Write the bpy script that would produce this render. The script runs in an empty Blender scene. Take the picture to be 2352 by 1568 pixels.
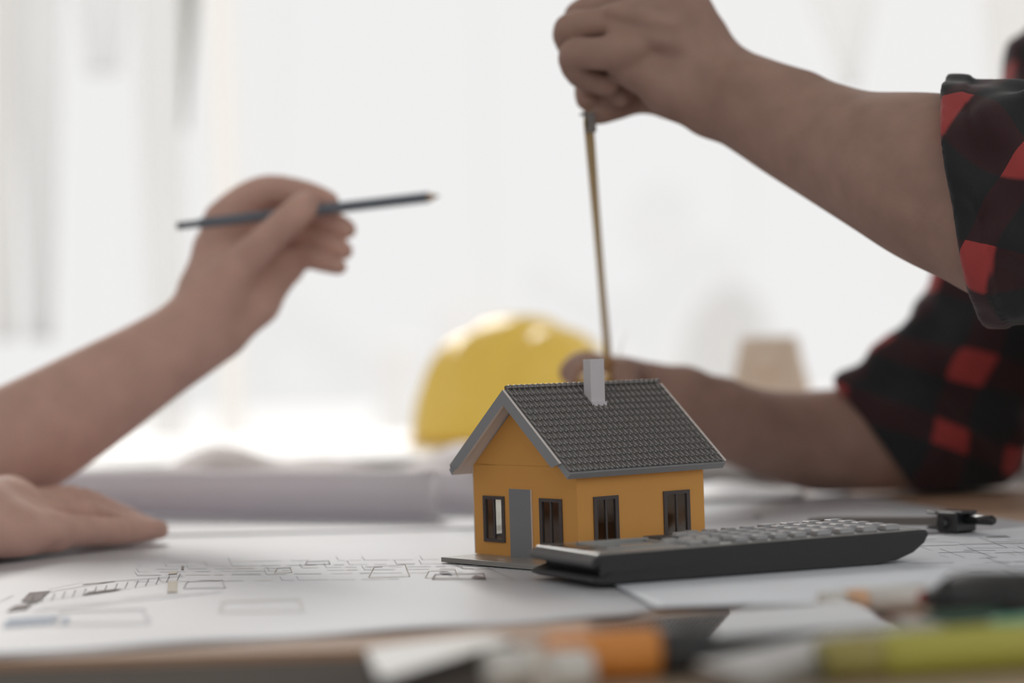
import bpy, bmesh, math, random
import numpy as np
from mathutils import Vector, Matrix
random.seed(7)
S = bpy.context.scene
COL = S.collection
RAD = math.radians
TZ = 0.75                      # table top height

# ------------------------------------------------------------------ camera, world, sun, exposure
FPX = 5553.0
cam_d = bpy.data.cameras.new('camera')
cam_d.sensor_width = 36.0
cam_d.lens = FPX * 36.0 / 2352.0
cam_d.clip_start = 0.01
cam_d.dof.use_dof = True
cam_d.dof.focus_distance = 1.445
cam_d.dof.aperture_fstop = 3.0
cam_d.dof.aperture_blades = 9
cam = bpy.data.objects.new('camera', cam_d)
COL.objects.link(cam)
CM = Matrix.Rotation(RAD(90.186), 4, 'X') @ Matrix.Rotation(RAD(-1.72), 4, 'Z')
cam.matrix_world = Matrix.Translation((0, 0, TZ + 0.1295)) @ CM
S.camera = cam

S.view_settings.view_transform = 'Standard'
S.view_settings.look = 'None'
S.view_settings.exposure = 0.0
S.view_settings.gamma = 1.0
S.view_settings.use_curve_mapping = False

world = bpy.data.worlds.new('overcast_sky')
S.world = world
world.use_nodes = True
bg = world.node_tree.nodes['Background']
bg.inputs[0].default_value = (0.905, 0.90, 0.895, 1)
bg.inputs[1].default_value = 1.0

sun_d = bpy.data.lights.new('sun', 'SUN')
sun_d.energy = 2.3
sun_d.angle = RAD(26)
sun_d.color = (1.0, 0.97, 0.93)
sun = bpy.data.objects.new('sun', sun_d)
COL.objects.link(sun)
sun.rotation_euler = (Vector((-0.22, 1.0, 0.62)).to_track_quat('Z', 'Y')).to_euler()
S.cycles.max_bounces = 8
S.cycles.diffuse_bounces = 4
S.cycles.transparent_max_bounces = 24
S.cycles.sample_clamp_indirect = 4.0
S.cycles.caustics_reflective = False
S.cycles.caustics_refractive = False

# ------------------------------------------------------------------ helpers
def ray(px, py):
    d = CM.to_3x3() @ Vector(((px - 1176) / FPX, -(py - 784) / FPX, -1.0))
    return d
CAMP = Vector((0, 0, TZ + 0.1295))
def W(px, py, Y):              # world point seen at a photo pixel, Y metres into the room
    d = ray(px, py)
    return CAMP + d * (Y / d.y)
def T(px, py, z=0.0):          # world point seen at a photo pixel on the plane z above the table
    d = ray(px, py)
    return CAMP + d * ((TZ + z - CAMP.z) / d.z)

def link(o, parent=None):
    COL.objects.link(o)
    if parent is not None:
        o.parent = parent
    return o
def tag(o, label=None, cat=None, group=None, kind=None):
    if label: o['label'] = label
    if cat: o['category'] = cat
    if group: o['group'] = group
    if kind: o['kind'] = kind
    return o
def empty(name, loc, rz=0.0, rot=None):
    o = bpy.data.objects.new(name, None)
    o.empty_display_size = 0.02
    o.location = loc
    o.rotation_euler = rot if rot is not None else (0, 0, rz)
    link(o)
    return o
def obj(name, bm, mat, parent=None, smooth=False, loc=None, rot=None, mods=None):
    me = bpy.data.meshes.new(name)
    bmesh.ops.recalc_face_normals(bm, faces=bm.faces)
    bm.to_mesh(me); bm.free()
    if smooth:
        me.polygons.foreach_set('use_smooth', [True] * len(me.polygons))
    for m in (mat if isinstance(mat, (list, tuple)) else [mat]):
        me.materials.append(m)
    o = bpy.data.objects.new(name, me)
    if loc is not None: o.location = loc
    if rot is not None: o.rotation_euler = rot
    link(o, parent)
    return o
def mesh_obj(name, V, F, mat, parent=None, smooth=True, local=False):
    me = bpy.data.meshes.new(name)
    me.from_pydata([tuple(v) for v in V], [], [tuple(f) for f in F])
    if smooth:
        me.polygons.foreach_set('use_smooth', [True] * len(me.polygons))
    if mat: me.materials.append(mat)
    o = bpy.data.objects.new(name, me)
    link(o, parent)
    return o
def box(bm, x0, x1, y0, y1, z0, z1, M=None, mi=0, bev=0.0, seg=2):
    vs = [bm.verts.new(Vector((x, y, z))) for z in (z0, z1) for y in (y0, y1) for x in (x0, x1)]
    fs = [bm.faces.new([vs[i] for i in f]) for f in
          ((0, 2, 3, 1), (4, 5, 7, 6), (0, 1, 5, 4), (2, 6, 7, 3), (0, 4, 6, 2), (1, 3, 7, 5))]
    for f in fs: f.material_index = mi
    if bev > 0:
        es = list({e for f in fs for e in f.edges})
        r = bmesh.ops.bevel(bm, geom=es, offset=bev, segments=seg, affect='EDGES', profile=0.5)
        vs = list({v for f in r['faces'] for v in f.verts} | {v for v in vs if v.is_valid})
    if M is not None:
        for v in vs: v.co = M @ v.co
    return vs
def tube(bm, pts, radii, n=16, cap=True, mi=0):
    pts = [Vector(p) for p in pts]
    rings = []
    up = None
    for i, p in enumerate(pts):
        a = pts[max(i - 1, 0)]; b = pts[min(i + 1, len(pts) - 1)]
        t = (b - a).normalized()
        if up is None:
            up = t.orthogonal().normalized()
        up = (up - t * up.dot(t)).normalized()
        s = t.cross(up)
        r = radii[i] if hasattr(radii, '__len__') else radii
        rings.append([bm.verts.new(p + (up * math.cos(k * 2 * math.pi / n) + s * math.sin(k * 2 * math.pi / n)) * r) for k in range(n)])
    for A, B in zip(rings, rings[1:]):
        for k in range(n):
            f = bm.faces.new((A[k], A[(k + 1) % n], B[(k + 1) % n], B[k])); f.material_index = mi; f.smooth = True
    if cap:
        f = bm.faces.new(rings[0][::-1]); f.material_index = mi
        f = bm.faces.new(rings[-1]); f.material_index = mi
    return rings
def prism(bm, poly, z0, z1, M=None, mi=0, bev=0):
    A = [bm.verts.new(Vector((x, y, z0))) for x, y in poly]
    B = [bm.verts.new(Vector((x, y, z1))) for x, y in poly]
    fs = [bm.faces.new(A[::-1]), bm.faces.new(B)]
    n = len(poly)
    for k in range(n):
        fs.append(bm.faces.new((A[k], A[(k + 1) % n], B[(k + 1) % n], B[k])))
    for f in fs: f.material_index = mi
    vs = A + B
    if bev > 0:
        es = list({e for f in fs[:2] for e in f.edges})
        r = bmesh.ops.bevel(bm, geom=es, offset=bev, segments=2, affect='EDGES', profile=0.5)
        vs = list({v for f in r['faces'] for v in f.verts} | {v for v in vs if v.is_valid})
    if M is not None:
        for v in vs: v.co = M @ v.co
    return vs
def lathe(bm, prof, n=32, M=None, mi=0):
    rings = []
    for r, z in prof:
        rings.append([bm.verts.new(Vector((r * math.cos(k * 2 * math.pi / n), r * math.sin(k * 2 * math.pi / n), z))) for k in range(n)])
    for A, B in zip(rings, rings[1:]):
        for k in range(n):
            f = bm.faces.new((A[k], A[(k + 1) % n], B[(k + 1) % n], B[k])); f.smooth = True; f.material_index = mi
    bm.faces.new(rings[0][::-1]); bm.faces.new(rings[-1])
    if M is not None:
        for R in rings:
            for v in R: v.co = M @ v.co

# ------------------------------------------------------------------ materials
def mat(name, col, rough=0.6, metal=0.0, spec=0.5, sss=0.0, noise=0.0, nscale=30.0, bump=0.0, bscale=200.0, coat=0.0, trans=0.0, stretch=None):
    m = bpy.data.materials.new(name); m.use_nodes = True
    nt = m.node_tree; b = nt.nodes['Principled BSDF']
    b.inputs['Base Color'].default_value = (*col, 1)
    b.inputs['Roughness'].default_value = rough
    b.inputs['Metallic'].default_value = metal
    b.inputs['Specular IOR Level'].default_value = spec
    b.inputs['Coat Weight'].default_value = coat
    if trans: b.inputs['Transmission Weight'].default_value = trans
    if sss:
        b.inputs['Subsurface Weight'].default_value = sss
        b.inputs['Subsurface Radius'].default_value = (1.0, 0.35, 0.2)
        b.inputs['Subsurface Scale'].default_value = 0.006
    if noise or bump:
        tc = nt.nodes.new('ShaderNodeTexCoord')
        mp = nt.nodes.new('ShaderNodeMapping')
        if stretch: mp.inputs['Scale'].default_value = stretch
        nt.links.new(tc.outputs['Object'], mp.inputs['Vector'])
    if noise:
        n = nt.nodes.new('ShaderNodeTexNoise'); n.inputs['Scale'].default_value = nscale; n.inputs['Detail'].default_value = 5
        nt.links.new(mp.outputs[0], n.inputs['Vector'])
        r = nt.nodes.new('ShaderNodeMapRange')
        r.inputs['From Min'].default_value = 0.3; r.inputs['From Max'].default_value = 0.7
        r.inputs['To Min'].default_value = 1 - noise; r.inputs['To Max'].default_value = 1 + noise
        nt.links.new(n.outputs[0], r.inputs['Value'])
        h = nt.nodes.new('ShaderNodeVectorMath'); h.operation = 'SCALE'
        h.inputs[0].default_value = col
        nt.links.new(r.outputs[0], h.inputs['Scale'])
        nt.links.new(h.outputs[0], b.inputs['Base Color'])
    if bump:
        n2 = nt.nodes.new('ShaderNodeTexNoise'); n2.inputs['Scale'].default_value = bscale; n2.inputs['Detail'].default_value = 3
        nt.links.new(mp.outputs[0], n2.inputs['Vector'])
        bp = nt.nodes.new('ShaderNodeBump'); bp.inputs['Strength'].default_value = bump; bp.inputs['Distance'].default_value = 0.001
        nt.links.new(n2.outputs[0], bp.inputs['Height'])
        nt.links.new(bp.outputs[0], b.inputs['Normal'])
    return m
def sheer(name, col, t):
    m = bpy.data.materials.new(name); m.use_nodes = True
    nt = m.node_tree; nt.nodes.clear()
    out = nt.nodes.new('ShaderNodeOutputMaterial')
    tr = nt.nodes.new('ShaderNodeBsdfTransparent')
    tl = nt.nodes.new('ShaderNodeBsdfTranslucent'); tl.inputs[0].default_value = (*col, 1)
    df = nt.nodes.new('ShaderNodeBsdfDiffuse'); df.inputs[0].default_value = (*col, 1)
    m1 = nt.nodes.new('ShaderNodeMixShader'); m1.inputs[0].default_value = 0.4
    m2 = nt.nodes.new('ShaderNodeMixShader'); m2.inputs[0].default_value = t
    nt.links.new(tl.outputs[0], m1.inputs[1]); nt.links.new(df.outputs[0], m1.inputs[2])
    nt.links.new(m1.outputs[0], m2.inputs[1]); nt.links.new(tr.outputs[0], m2.inputs[2])
    nt.links.new(m2.outputs[0], out.inputs[0])
    return m
def glass(name, tint=(1, 1, 1), gl=0.06, rough=0.02):
    m = bpy.data.materials.new(name); m.use_nodes = True
    nt = m.node_tree; nt.nodes.clear()
    out = nt.nodes.new('ShaderNodeOutputMaterial')
    tr = nt.nodes.new('ShaderNodeBsdfTransparent'); tr.inputs[0].default_value = (*tint, 1)
    g = nt.nodes.new('ShaderNodeBsdfGlossy'); g.inputs['Roughness'].default_value = rough
    m1 = nt.nodes.new('ShaderNodeMixShader'); m1.inputs[0].default_value = gl
    nt.links.new(tr.outputs[0], m1.inputs[1]); nt.links.new(g.outputs[0], m1.inputs[2])
    nt.links.new(m1.outputs[0], out.inputs[0])
    return m
def wood(name, c1, c2, scale=3.0, rough=0.5, axis='X'):
    m = bpy.data.materials.new(name); m.use_nodes = True
    nt = m.node_tree; b = nt.nodes['Principled BSDF']
    tc = nt.nodes.new('ShaderNodeTexCoord'); mp = nt.nodes.new('ShaderNodeMapping')
    mp.inputs['Scale'].default_value = (1, 12, 12) if axis == 'X' else (12, 1, 12)
    nt.links.new(tc.outputs['Object'], mp.inputs['Vector'])
    n = nt.nodes.new('ShaderNodeTexNoise'); n.inputs['Scale'].default_value = scale; n.inputs['Detail'].default_value = 6; n.inputs['Distortion'].default_value = 0.6
    nt.links.new(mp.outputs[0], n.inputs['Vector'])
    cr = nt.nodes.new('ShaderNodeValToRGB')
    cr.color_ramp.elements[0].position = 0.32; cr.color_ramp.elements[0].color = (*c1, 1)
    cr.color_ramp.elements[1].position = 0.68; cr.color_ramp.elements[1].color = (*c2, 1)
    nt.links.new(n.outputs[0], cr.inputs[0]); nt.links.new(cr.outputs[0], b.inputs['Base Color'])
    b.inputs['Roughness'].default_value = rough
    return m
def plaid(name, size=0.060):
    m = bpy.data.materials.new(name); m.use_nodes = True
    nt = m.node_tree; b = nt.nodes['Principled BSDF']
    b.inputs['Roughness'].default_value = 0.85
    b.inputs['Specular IOR Level'].default_value = 0.2
    b.inputs['Sheen Weight'].default_value = 0.15
    at = nt.nodes.new('ShaderNodeAttribute'); at.attribute_name = 'weave'
    sp = nt.nodes.new('ShaderNodeSeparateXYZ'); nt.links.new(at.outputs['Vector'], sp.inputs[0])
    def stripe(sock):
        d = nt.nodes.new('ShaderNodeMath'); d.operation = 'DIVIDE'; d.inputs[1].default_value = size
        f = nt.nodes.new('ShaderNodeMath'); f.operation = 'FRACT'
        g = nt.nodes.new('ShaderNodeMapRange'); g.inputs['From Min'].default_value = 0.36; g.inputs['From Max'].default_value = 0.40
        nt.links.new(sock, d.inputs[0]); nt.links.new(d.outputs[0], f.inputs[0]); nt.links.new(f.outputs[0], g.inputs['Value'])
        return g.outputs[0]
    s1 = stripe(sp.outputs[0]); s2 = stripe(sp.outputs[1])
    a = nt.nodes.new('ShaderNodeMath'); a.operation = 'ADD'
    nt.links.new(s1, a.inputs[0]); nt.links.new(s2, a.inputs[1])
    h = nt.nodes.new('ShaderNodeMath'); h.operation = 'MULTIPLY'; h.inputs[1].default_value = 0.5
    nt.links.new(a.outputs[0], h.inputs[0])
    cr = nt.nodes.new('ShaderNodeValToRGB'); cr.color_ramp.interpolation = 'LINEAR'
    e = cr.color_ramp.elements
    e[0].position = 0.0; e[0].color = (0.40, 0.062, 0.060, 1)
    e[1].position = 1.0; e[1].color = (0.026, 0.028, 0.031, 1)
    e2 = e.new(0.5); e2.color = (0.050, 0.024, 0.028, 1)
    nt.links.new(h.outputs[0], cr.inputs[0])
    nt.links.new(cr.outputs[0], b.inputs['Base Color'])
    tc = nt.nodes.new('ShaderNodeTexCoord')
    n2 = nt.nodes.new('ShaderNodeTexNoise'); n2.inputs['Scale'].default_value = 900
    nt.links.new(tc.outputs['Object'], n2.inputs['Vector'])
    bp = nt.nodes.new('ShaderNodeBump'); bp.inputs['Strength'].default_value = 0.25; bp.inputs['Distance'].default_value = 0.0006
    nt.links.new(n2.outputs[0], bp.inputs['Height']); nt.links.new(bp.outputs[0], b.inputs['Normal'])
    return m

M = {}
M['white_paint'] = mat('white_paint', (0.86, 0.85, 0.83), 0.7, noise=0.02)
M['wall_paint'] = mat('wall_paint', (0.80, 0.79, 0.77), 0.8, noise=0.03)
M['floor_wood'] = wood('floor_wood', (0.20, 0.15, 0.11), (0.30, 0.23, 0.17), 2.0, 0.5, 'Y')
M['table_wood'] = wood('table_wood', (0.38, 0.235, 0.15), (0.53, 0.345, 0.23), 2.2, 0.62)
M['table_edge'] = wood('table_edge', (0.17, 0.15, 0.135), (0.23, 0.205, 0.185), 2.0, 0.6)
M['bench_wood'] = wood('bench_wood', (0.42, 0.32, 0.22), (0.54, 0.42, 0.30), 2.2, 0.5)
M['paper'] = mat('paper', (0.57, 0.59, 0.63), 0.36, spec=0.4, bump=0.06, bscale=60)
M['paper_blue'] = mat('paper_blue', (0.74, 0.785, 0.85), 0.5, spec=0.4, noise=0.05, nscale=8)
M['roll_paper'] = mat('roll_paper', (0.92, 0.90, 0.93), 0.5, noise=0.02)
def add_translucency(m, col, fac):
    nt = m.node_tree; pb = nt.nodes['Principled BSDF']; outn = nt.nodes['Material Output']
    tl = nt.nodes.new('ShaderNodeBsdfTranslucent'); tl.inputs[0].default_value = (*col, 1)
    mx = nt.nodes.new('ShaderNodeMixShader'); mx.inputs[0].default_value = fac
    nt.links.new(pb.outputs[0], mx.inputs[1]); nt.links.new(tl.outputs[0], mx.inputs[2]); nt.links.new(mx.outputs[0], outn.inputs[0])
add_translucency(M['roll_paper'], (.93, .90, .93), .5)
M['skin_right'] = mat('skin_right', (0.41, 0.262, 0.212), 0.62, spec=0.35, sss=0.25, noise=0.09, nscale=45, bump=0.25, bscale=420)
M['skin_left'] = mat('skin_left', (0.70, 0.445, 0.365), 0.6, spec=0.35, sss=0.3, noise=0.08, nscale=40, bump=0.2, bscale=420)
M['nail'] = mat('nail', (0.55, 0.36, 0.32), 0.3)
M['hair'] = mat('hair', (0.02, 0.018, 0.017), 0.6)
M['plaid'] = plaid('plaid_flannel')
M['shirt_grey'] = mat('shirt_grey', (0.42, 0.43, 0.45), 0.85, noise=0.05)

# ------------------------------------------------------------------ room
def setting(name, bm, m, label=None):
    o = obj(name, bm, m); o['kind'] = 'structure'
    return o
RX0, RX1, RY0, RY1, RZ = -2.7, 2.5, -1.6, 4.6, 3.5
b = bmesh.new(); box(b, RX0 - .2, RX1 + .2, RY0 - .2, RY1 + .2, -0.1, 0); setting('floor', b, M['floor_wood'])
b = bmesh.new(); box(b, RX0 - .2, RX1 + .2, RY0 - .2, RY1 + .2, RZ, RZ + .1); setting('ceiling', b, M['white_paint'])
def wall_with_fill_window(name, along, at0, at1, a0, a1, w0, w1, z0, z1, n, num):
    b = bmesh.new()
    def bb(p0, p1, q0, q1, d0=at0, d1=at1):
        if along == 'X': box(b, p0, p1, d0, d1, q0, q1)
        else: box(b, d0, d1, p0, p1, q0, q1)
    bb(a0, a1, 0, z0); bb(a0, a1, z1, RZ); bb(a0, w0, z0, z1); bb(w1, a1, z0, z1)
    setting(name, b, M['wall_paint'])
    b = bmesh.new(); c0 = (at0 + at1) / 2 - .025; c1 = c0 + .05
    st = (w1 - w0) / n
    for k in range(n + 1):
        p = w0 + k * st; p = min(max(p, w0 + .025), w1 - .025); bb(p - .025, p + .025, z0, z1, c0, c1)
    bb(w0, w1, z0, z0 + .05, c0, c1); bb(w0, w1, z1 - .05, z1, c0, c1)
    w = setting('window_%d' % num, b, M['white_paint'])
    for k in range(n):
        b = bmesh.new(); bb(w0 + k * st + .025, w0 + (k + 1) * st - .025, z0 + .05, z1 - .05, c0 + .02, c0 + .026); obj('pane', b, M['pane'], w)
M['pane'] = glass('window_pane', (0.99, 0.99, 0.99), 0.03)
wall_with_fill_window('wall_front', 'X', RY0 - .2, RY0, RX0 - .2, RX1 + .2, -2.5, 2.3, .5, 3.2, 4, 3)  # unseen window behind the camera, added for fill light
wall_with_fill_window('wall_right', 'Y', RX1, RX1 + .2, RY0, RY1 + .2, -1.3, 3.2, .7, 3.1, 4, 4)  # unseen right-hand window, added to brighten the camera side
SILL, HEAD = 0.66, 2.68  # unseen window head set low to keep sun off the near table
b = bmesh.new()
box(b, RX0 - .2, RX0, RY0, RY1 + .2, 0, .9); box(b, RX0 - .2, RX0, RY0, RY1 + .2, 3.0, RZ)
box(b, RX0 - .2, RX0, RY0, 0.6, .9, 3.0); box(b, RX0 - .2, RX0, 3.9, RY1 + .2, .9, 3.0)
setting('wall_left', b, M['wall_paint'])
b = bmesh.new()
box(b, RX0, RX1, RY1, RY1 + .2, 0, SILL); box(b, RX0, RX1, RY1, RY1 + .2, HEAD, RZ)
box(b, RX0, RX0 + .15, RY1, RY1 + .2, SILL, HEAD); box(b, RX1 - .15, RX1, RY1, RY1 + .2, SILL, HEAD)
setting('wall_back', b, M['white_paint'])
M['pane'] = glass('window_pane', (0.99, 0.99, 0.99), 0.03)
M['frame_pale'] = sheer('glare_frame', (0.9, 0.88, 0.85), 0.42)  # see-through mix stands in for window glare over a white mullion
# unseen left side window, added to let in more light
b = bmesh.new()
for y in (0.6, 1.7, 2.8, 3.86): box(b, RX0 - .12, RX0 - .06, y, y + .05, .9, 3.0)
for z in (.9, 2.95): box(b, RX0 - .12, RX0 - .06, .6, 3.9, z, z + .05)
w1 = setting('window_2', b, M['white_paint'])
for y in (.65, 1.75, 2.85):
    b = bmesh.new(); box(b, RX0 - .094, RX0 - .088, y, y + 1.04, .95, 2.95); obj('pane', b, M['pane'], w1)
# ------------------------------------------------------------------ back window with mullion and panes
wy = RY1 + .06
mx = (W(520, 500, wy).x, W(1916, 100, wy).x)
b = bmesh.new()
xs = [RX0 + .15, mx[0] - .028, mx[1] - .03, RX1 - .15]
box(b, xs[0], xs[0] + .05, wy, wy + .05, SILL, HEAD); box(b, xs[3] - .05, xs[3], wy, wy + .05, SILL, HEAD)
box(b, xs[0], xs[3], wy, wy + .05, SILL, SILL + .03); box(b, xs[0], xs[3], wy, wy + .05, HEAD - .05, HEAD)
w0 = setting('window_1', b, M['white_paint'])
b = bmesh.new(); box(b, mx[0] - .026, mx[0] + .026, wy, wy + .012, SILL + .03, HEAD - .05); obj('mullion', b, M['frame_pale'], w0)
for x0, x1 in ((xs[0] + .05, mx[0] - .026), (mx[0] + .026, xs[3] - .05)):
    b = bmesh.new(); box(b, x0, x1, wy + .02, wy + .025, SILL + .03, HEAD - .05); obj('pane', b, M['pane'], w0)
b = bmesh.new(); box(b, RX0 + .1, RX1 - .1, RY1 - .06, RY1 + .06, SILL - .03, SILL); setting('trim_1', b, M['white_paint'])

# outdoors: pale ground terrace and far things with daylight haze put into their colour
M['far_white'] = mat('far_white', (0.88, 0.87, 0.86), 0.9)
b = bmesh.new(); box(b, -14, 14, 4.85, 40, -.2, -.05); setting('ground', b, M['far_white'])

# ------------------------------------------------------------------ sheer curtains
def curtain(name, ptop, pbot, wtop, wbot, Y, label, t=0.5, col=(0.9, 0.89, 0.87), amp=0.012, ztop=None, seed=0, folds=5):
    """hanging strip of sheer cloth: centre line through two photo points, widths in metres"""
    rnd = random.Random(seed)
    P0 = W(*ptop, Y); P1 = W(*pbot, Y)
    bm = bmesh.new(); nu, nv = folds * 6, 26
    z0, z1 = (ztop or P0.z), P1.z
    grid = []
    ph = rnd.random() * 6
    for j in range(nv + 1):
        v = j / nv; z = z0 + (z1 - z0) * v
        s = (z - P0.z) / (P1.z - P0.z) if P1.z != P0.z else v
        cx = P0.x + (P1.x - P0.x) * s
        sc = min(max(s, 0), 1)
        w = wtop + (wbot - wtop) * sc
        row = []
        for i in range(nu + 1):
            u = i / nu - .5
            y = Y + amp * math.sin(ph + u * folds * 2 * math.pi + 0.6 * math.sin(v * 5)) + amp * .4 * math.sin(v * 9 + u * 4)
            row.append(bm.verts.new((cx + u * w + .004 * math.sin(v * 7 + ph), y, z)))
        grid.append(row)
    for j in range(nv):
        for i in range(nu):
            bm.faces.new((grid[j][i], grid[j][i + 1], grid[j + 1][i + 1], grid[j + 1][i]))
    o = obj(name, bm, sheer(name + '_cloth', col, t), smooth=True)
    md = o.modifiers.new('thick', 'SOLIDIFY'); md.thickness = 0.0006
    return tag(o, label, 'curtain')
curtain('sheer_curtain', (95, 120), (88, 780), .085, .045, 4.2, 'grey sheer curtain strip hanging at the far left, thicker of the two there', .58, (.85, .85, .85), ztop=TZ + 1.4, seed=1)
curtain('sheer_curtain', (8, 120), (12, 780), .05, .03, 4.25, 'narrow pale curtain strip cut by the left photo edge', .62, seed=2, ztop=TZ + 1.4)
curtain('sheer_curtain', (235, -40), (235, 170), .10, .06, 4.1, 'short pale gathered curtain end hanging at the top left', .66, (.85, .85, .85), seed=3, ztop=TZ + 1.3)
curtain('sheer_curtain', (375, 130), (385, 1040), .075, .06, 4.0, 'long faint sheer curtain between the pencil hand and the left curtains', .72, seed=4, ztop=TZ + 1.3)
curtain('sheer_curtain', (432, -40), (430, 300), .028, .004, 3.9, 'thin darker curtain cord loop tapering to a point beside the window mullion', .18, (.62, .62, .58), amp=.004, seed=5, ztop=TZ + 1.2, folds=2)
curtain('sheer_curtain', (1915, -300), (1960, 205), .26, .02, 4.1, 'faint triangular sheer drape above the raised forearm', .74, seed=6, ztop=TZ + 1.2)
curtain('sheer_curtain', (2420, -200), (2330, 640), .26, .06, 4.1, 'faint sheer drape behind the plaid shoulder at the top right', .6, seed=8, ztop=TZ + 1.3)

# ------------------------------------------------------------------ work tables
def table_legs(root, pts, m, h=0.71):
    for x, y in pts:
        b = bmesh.new(); box(b, x - .03, x + .03, y - .03, y + .03, 0, h, bev=.004); obj('leg', b, m, root)
def rounded_poly(pts, rad, seg=8):
    out = []
    n = len(pts)
    for i in range(n):
        p = Vector(pts[i]); a = Vector(pts[i - 1]); c = Vector(pts[(i + 1) % n]); r = rad[i]
        if r <= 0: out.append(tuple(p)); continue
        d1 = (a - p).normalized(); d2 = (c - p).normalized()
        for k in range(seg + 1):
            t = k / seg
            q = (1 - t) ** 2 * (p + d1 * r) + 2 * t * (1 - t) * p + t * t * (p + d2 * r)
            out.append((q.x, q.y))
    return out
M['dark_wood'] = mat('dark_wood', (0.09, 0.075, 0.065), 0.6)
tb = empty('work_table', (0, 1.5, 0))
tag(tb, 'large brown wooden table with rounded far corner under all the plan sheets', 'table')
FY = 1.057
poly = rounded_poly([(-.74, FY), (.54, FY), (.54, 1.98), (.33, 2.10), (.06, 2.13), (-.12, 2.40), (-.74, 2.40)], [.03, .03, .05, .12, .05, .03, .05])
poly = [(x, y - 1.5) for x, y in poly]
b = bmesh.new(); prism(b, poly, TZ - .004, TZ, bev=.0012); obj('tabletop', b, M['table_wood'], tb)
b = bmesh.new(); prism(b, [(x * .999, y * .999) for x, y in poly], TZ - .045, TZ - .0042); obj('table_edge', b, M['table_edge'], tb)
table_legs(tb, [(-.68, -.38), (.48, -.38), (.48, .09), (-.68, .82)], M['dark_wood'], TZ - .045)
wb = empty('side_bench', (0.4, .75, 0))
tag(wb, 'beige wooden bench top in the foreground carrying the blurred tools', 'bench')
bx0 = -.072 - .4
b = bmesh.new(); prism(b, [(bx0, -.35), (.50, -.35), (.50, FY - .752), (bx0 + .075, FY - .752)], TZ - .03, TZ, bev=.002); obj('benchtop', b, M['bench_wood'], wb)
table_legs(wb, [(bx0 + .06, -.28), (.49, -.28), (.49, .22), (bx0 + .1, .22)], M['dark_wood'], TZ - .03)

# back counter that carries the hard hat and the little wooden house
M['counter_white'] = mat('counter_white', (0.90, 0.895, 0.89), 0.35)
CZ = TZ + .022
ct = empty('white_counter', (-.3, 2.9, 0)); tag(ct, 'white counter under the window behind the work table', 'counter')
b = bmesh.new(); box(b, -1.5, 1.3, -.42, .42, CZ - .03, CZ, bev=.003); obj('countertop', b, M['counter_white'], ct)
for i in range(4):
    b = bmesh.new(); box(b, -1.48 + i * .695, -1.48 + i * .695 + .685, -.40, -.38, .08, CZ - .04, bev=.002)
    d = obj('door', b, M['counter_white'], ct)
b = bmesh.new(); box(b, -1.49, 1.29, -.38, .40, .0, CZ - .03); obj('carcass', b, M['counter_white'], ct)
# ------------------------------------------------------------------ plan sheets on the table
def sheet(name, corners, z, label, m, wave=None, n=(40, 30), cat='paper'):
    """corners NL, NR, FR, FL as table points; wave(u, v) gives the lift of the sheet"""
    P = [Vector((c.x, c.y, 0)) for c in corners]
    org = (P[0] + P[1] + P[2] + P[3]) / 4
    bm = bmesh.new(); G = []
    for j in range(n[1] + 1):
        v = j / n[1]; row = []
        for i in range(n[0] + 1):
            u = i / n[0]
            q = (P[0] * (1 - u) + P[1] * u) * (1 - v) + (P[3] * (1 - u) + P[2] * u) * v
            h = wave(u, v) if wave else 0
            row.append(bm.verts.new((q.x - org.x, q.y - org.y, h)))
        G.append(row)
    for j in range(n[1]):
        for i in range(n[0]):
            bm.faces.new((G[j][i], G[j][i + 1], G[j + 1][i + 1], G[j + 1][i]))
    o = obj(name, bm, m, smooth=True, loc=(org.x, org.y, TZ + z))
    md = o.modifiers.new('thick', 'SOLIDIFY'); md.thickness = 0.0003; md.offset = 1; md.use_rim_only = name == 'curled_sheet'
    return tag(o, label, cat)
def ink(parent, lines, quads, colors, z):
    """flat print: lines (x0,y0,x1,y1,width m,colour) and quads of photo pixels on the table plane"""
    bm = bmesh.new(); off = parent.location
    def pt(x, y): 
        p = T(x, y, z); return Vector((p.x - off.x, p.y - off.y, TZ + z - off.z))
    for x0, y0, x1, y1, w, c in lines:
        a, b_ = pt(x0, y0), pt(x1, y1); t = (b_ - a).normalized(); s = Vector((-t.y, t.x, 0)) * w / 2 * (1 + 3.6 * abs(t.x) ** 3)
        f = bm.faces.new([bm.verts.new(q) for q in (a - s, b_ - s, b_ + s, a + s)]); f.material_index = c
    for q, c in quads:
        f = bm.faces.new([bm.verts.new(pt(*p)) for p in q]); f.material_index = c
    o = obj('printed_plan', bm, colors, parent); o['kind'] = 'stuff'
    return o
INK = [mat('ink_grey', (0.30, 0.31, 0.34), 0.7), mat('ink_brown', (0.26, 0.21, 0.20), 0.7), mat('ink_blue', (0.56, 0.64, 0.76), 0.7),
       mat('ink_tan', (0.72, 0.66, 0.55), 0.7), mat('ink_pale', (0.62, 0.63, 0.67), 0.7)]

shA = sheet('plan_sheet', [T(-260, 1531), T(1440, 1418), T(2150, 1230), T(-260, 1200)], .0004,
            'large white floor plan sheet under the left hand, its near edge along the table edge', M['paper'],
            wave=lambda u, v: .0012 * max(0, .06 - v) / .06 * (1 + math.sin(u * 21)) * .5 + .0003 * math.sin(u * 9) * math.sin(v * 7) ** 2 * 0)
rs = random.Random(11)
L = []; Q = []
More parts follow.
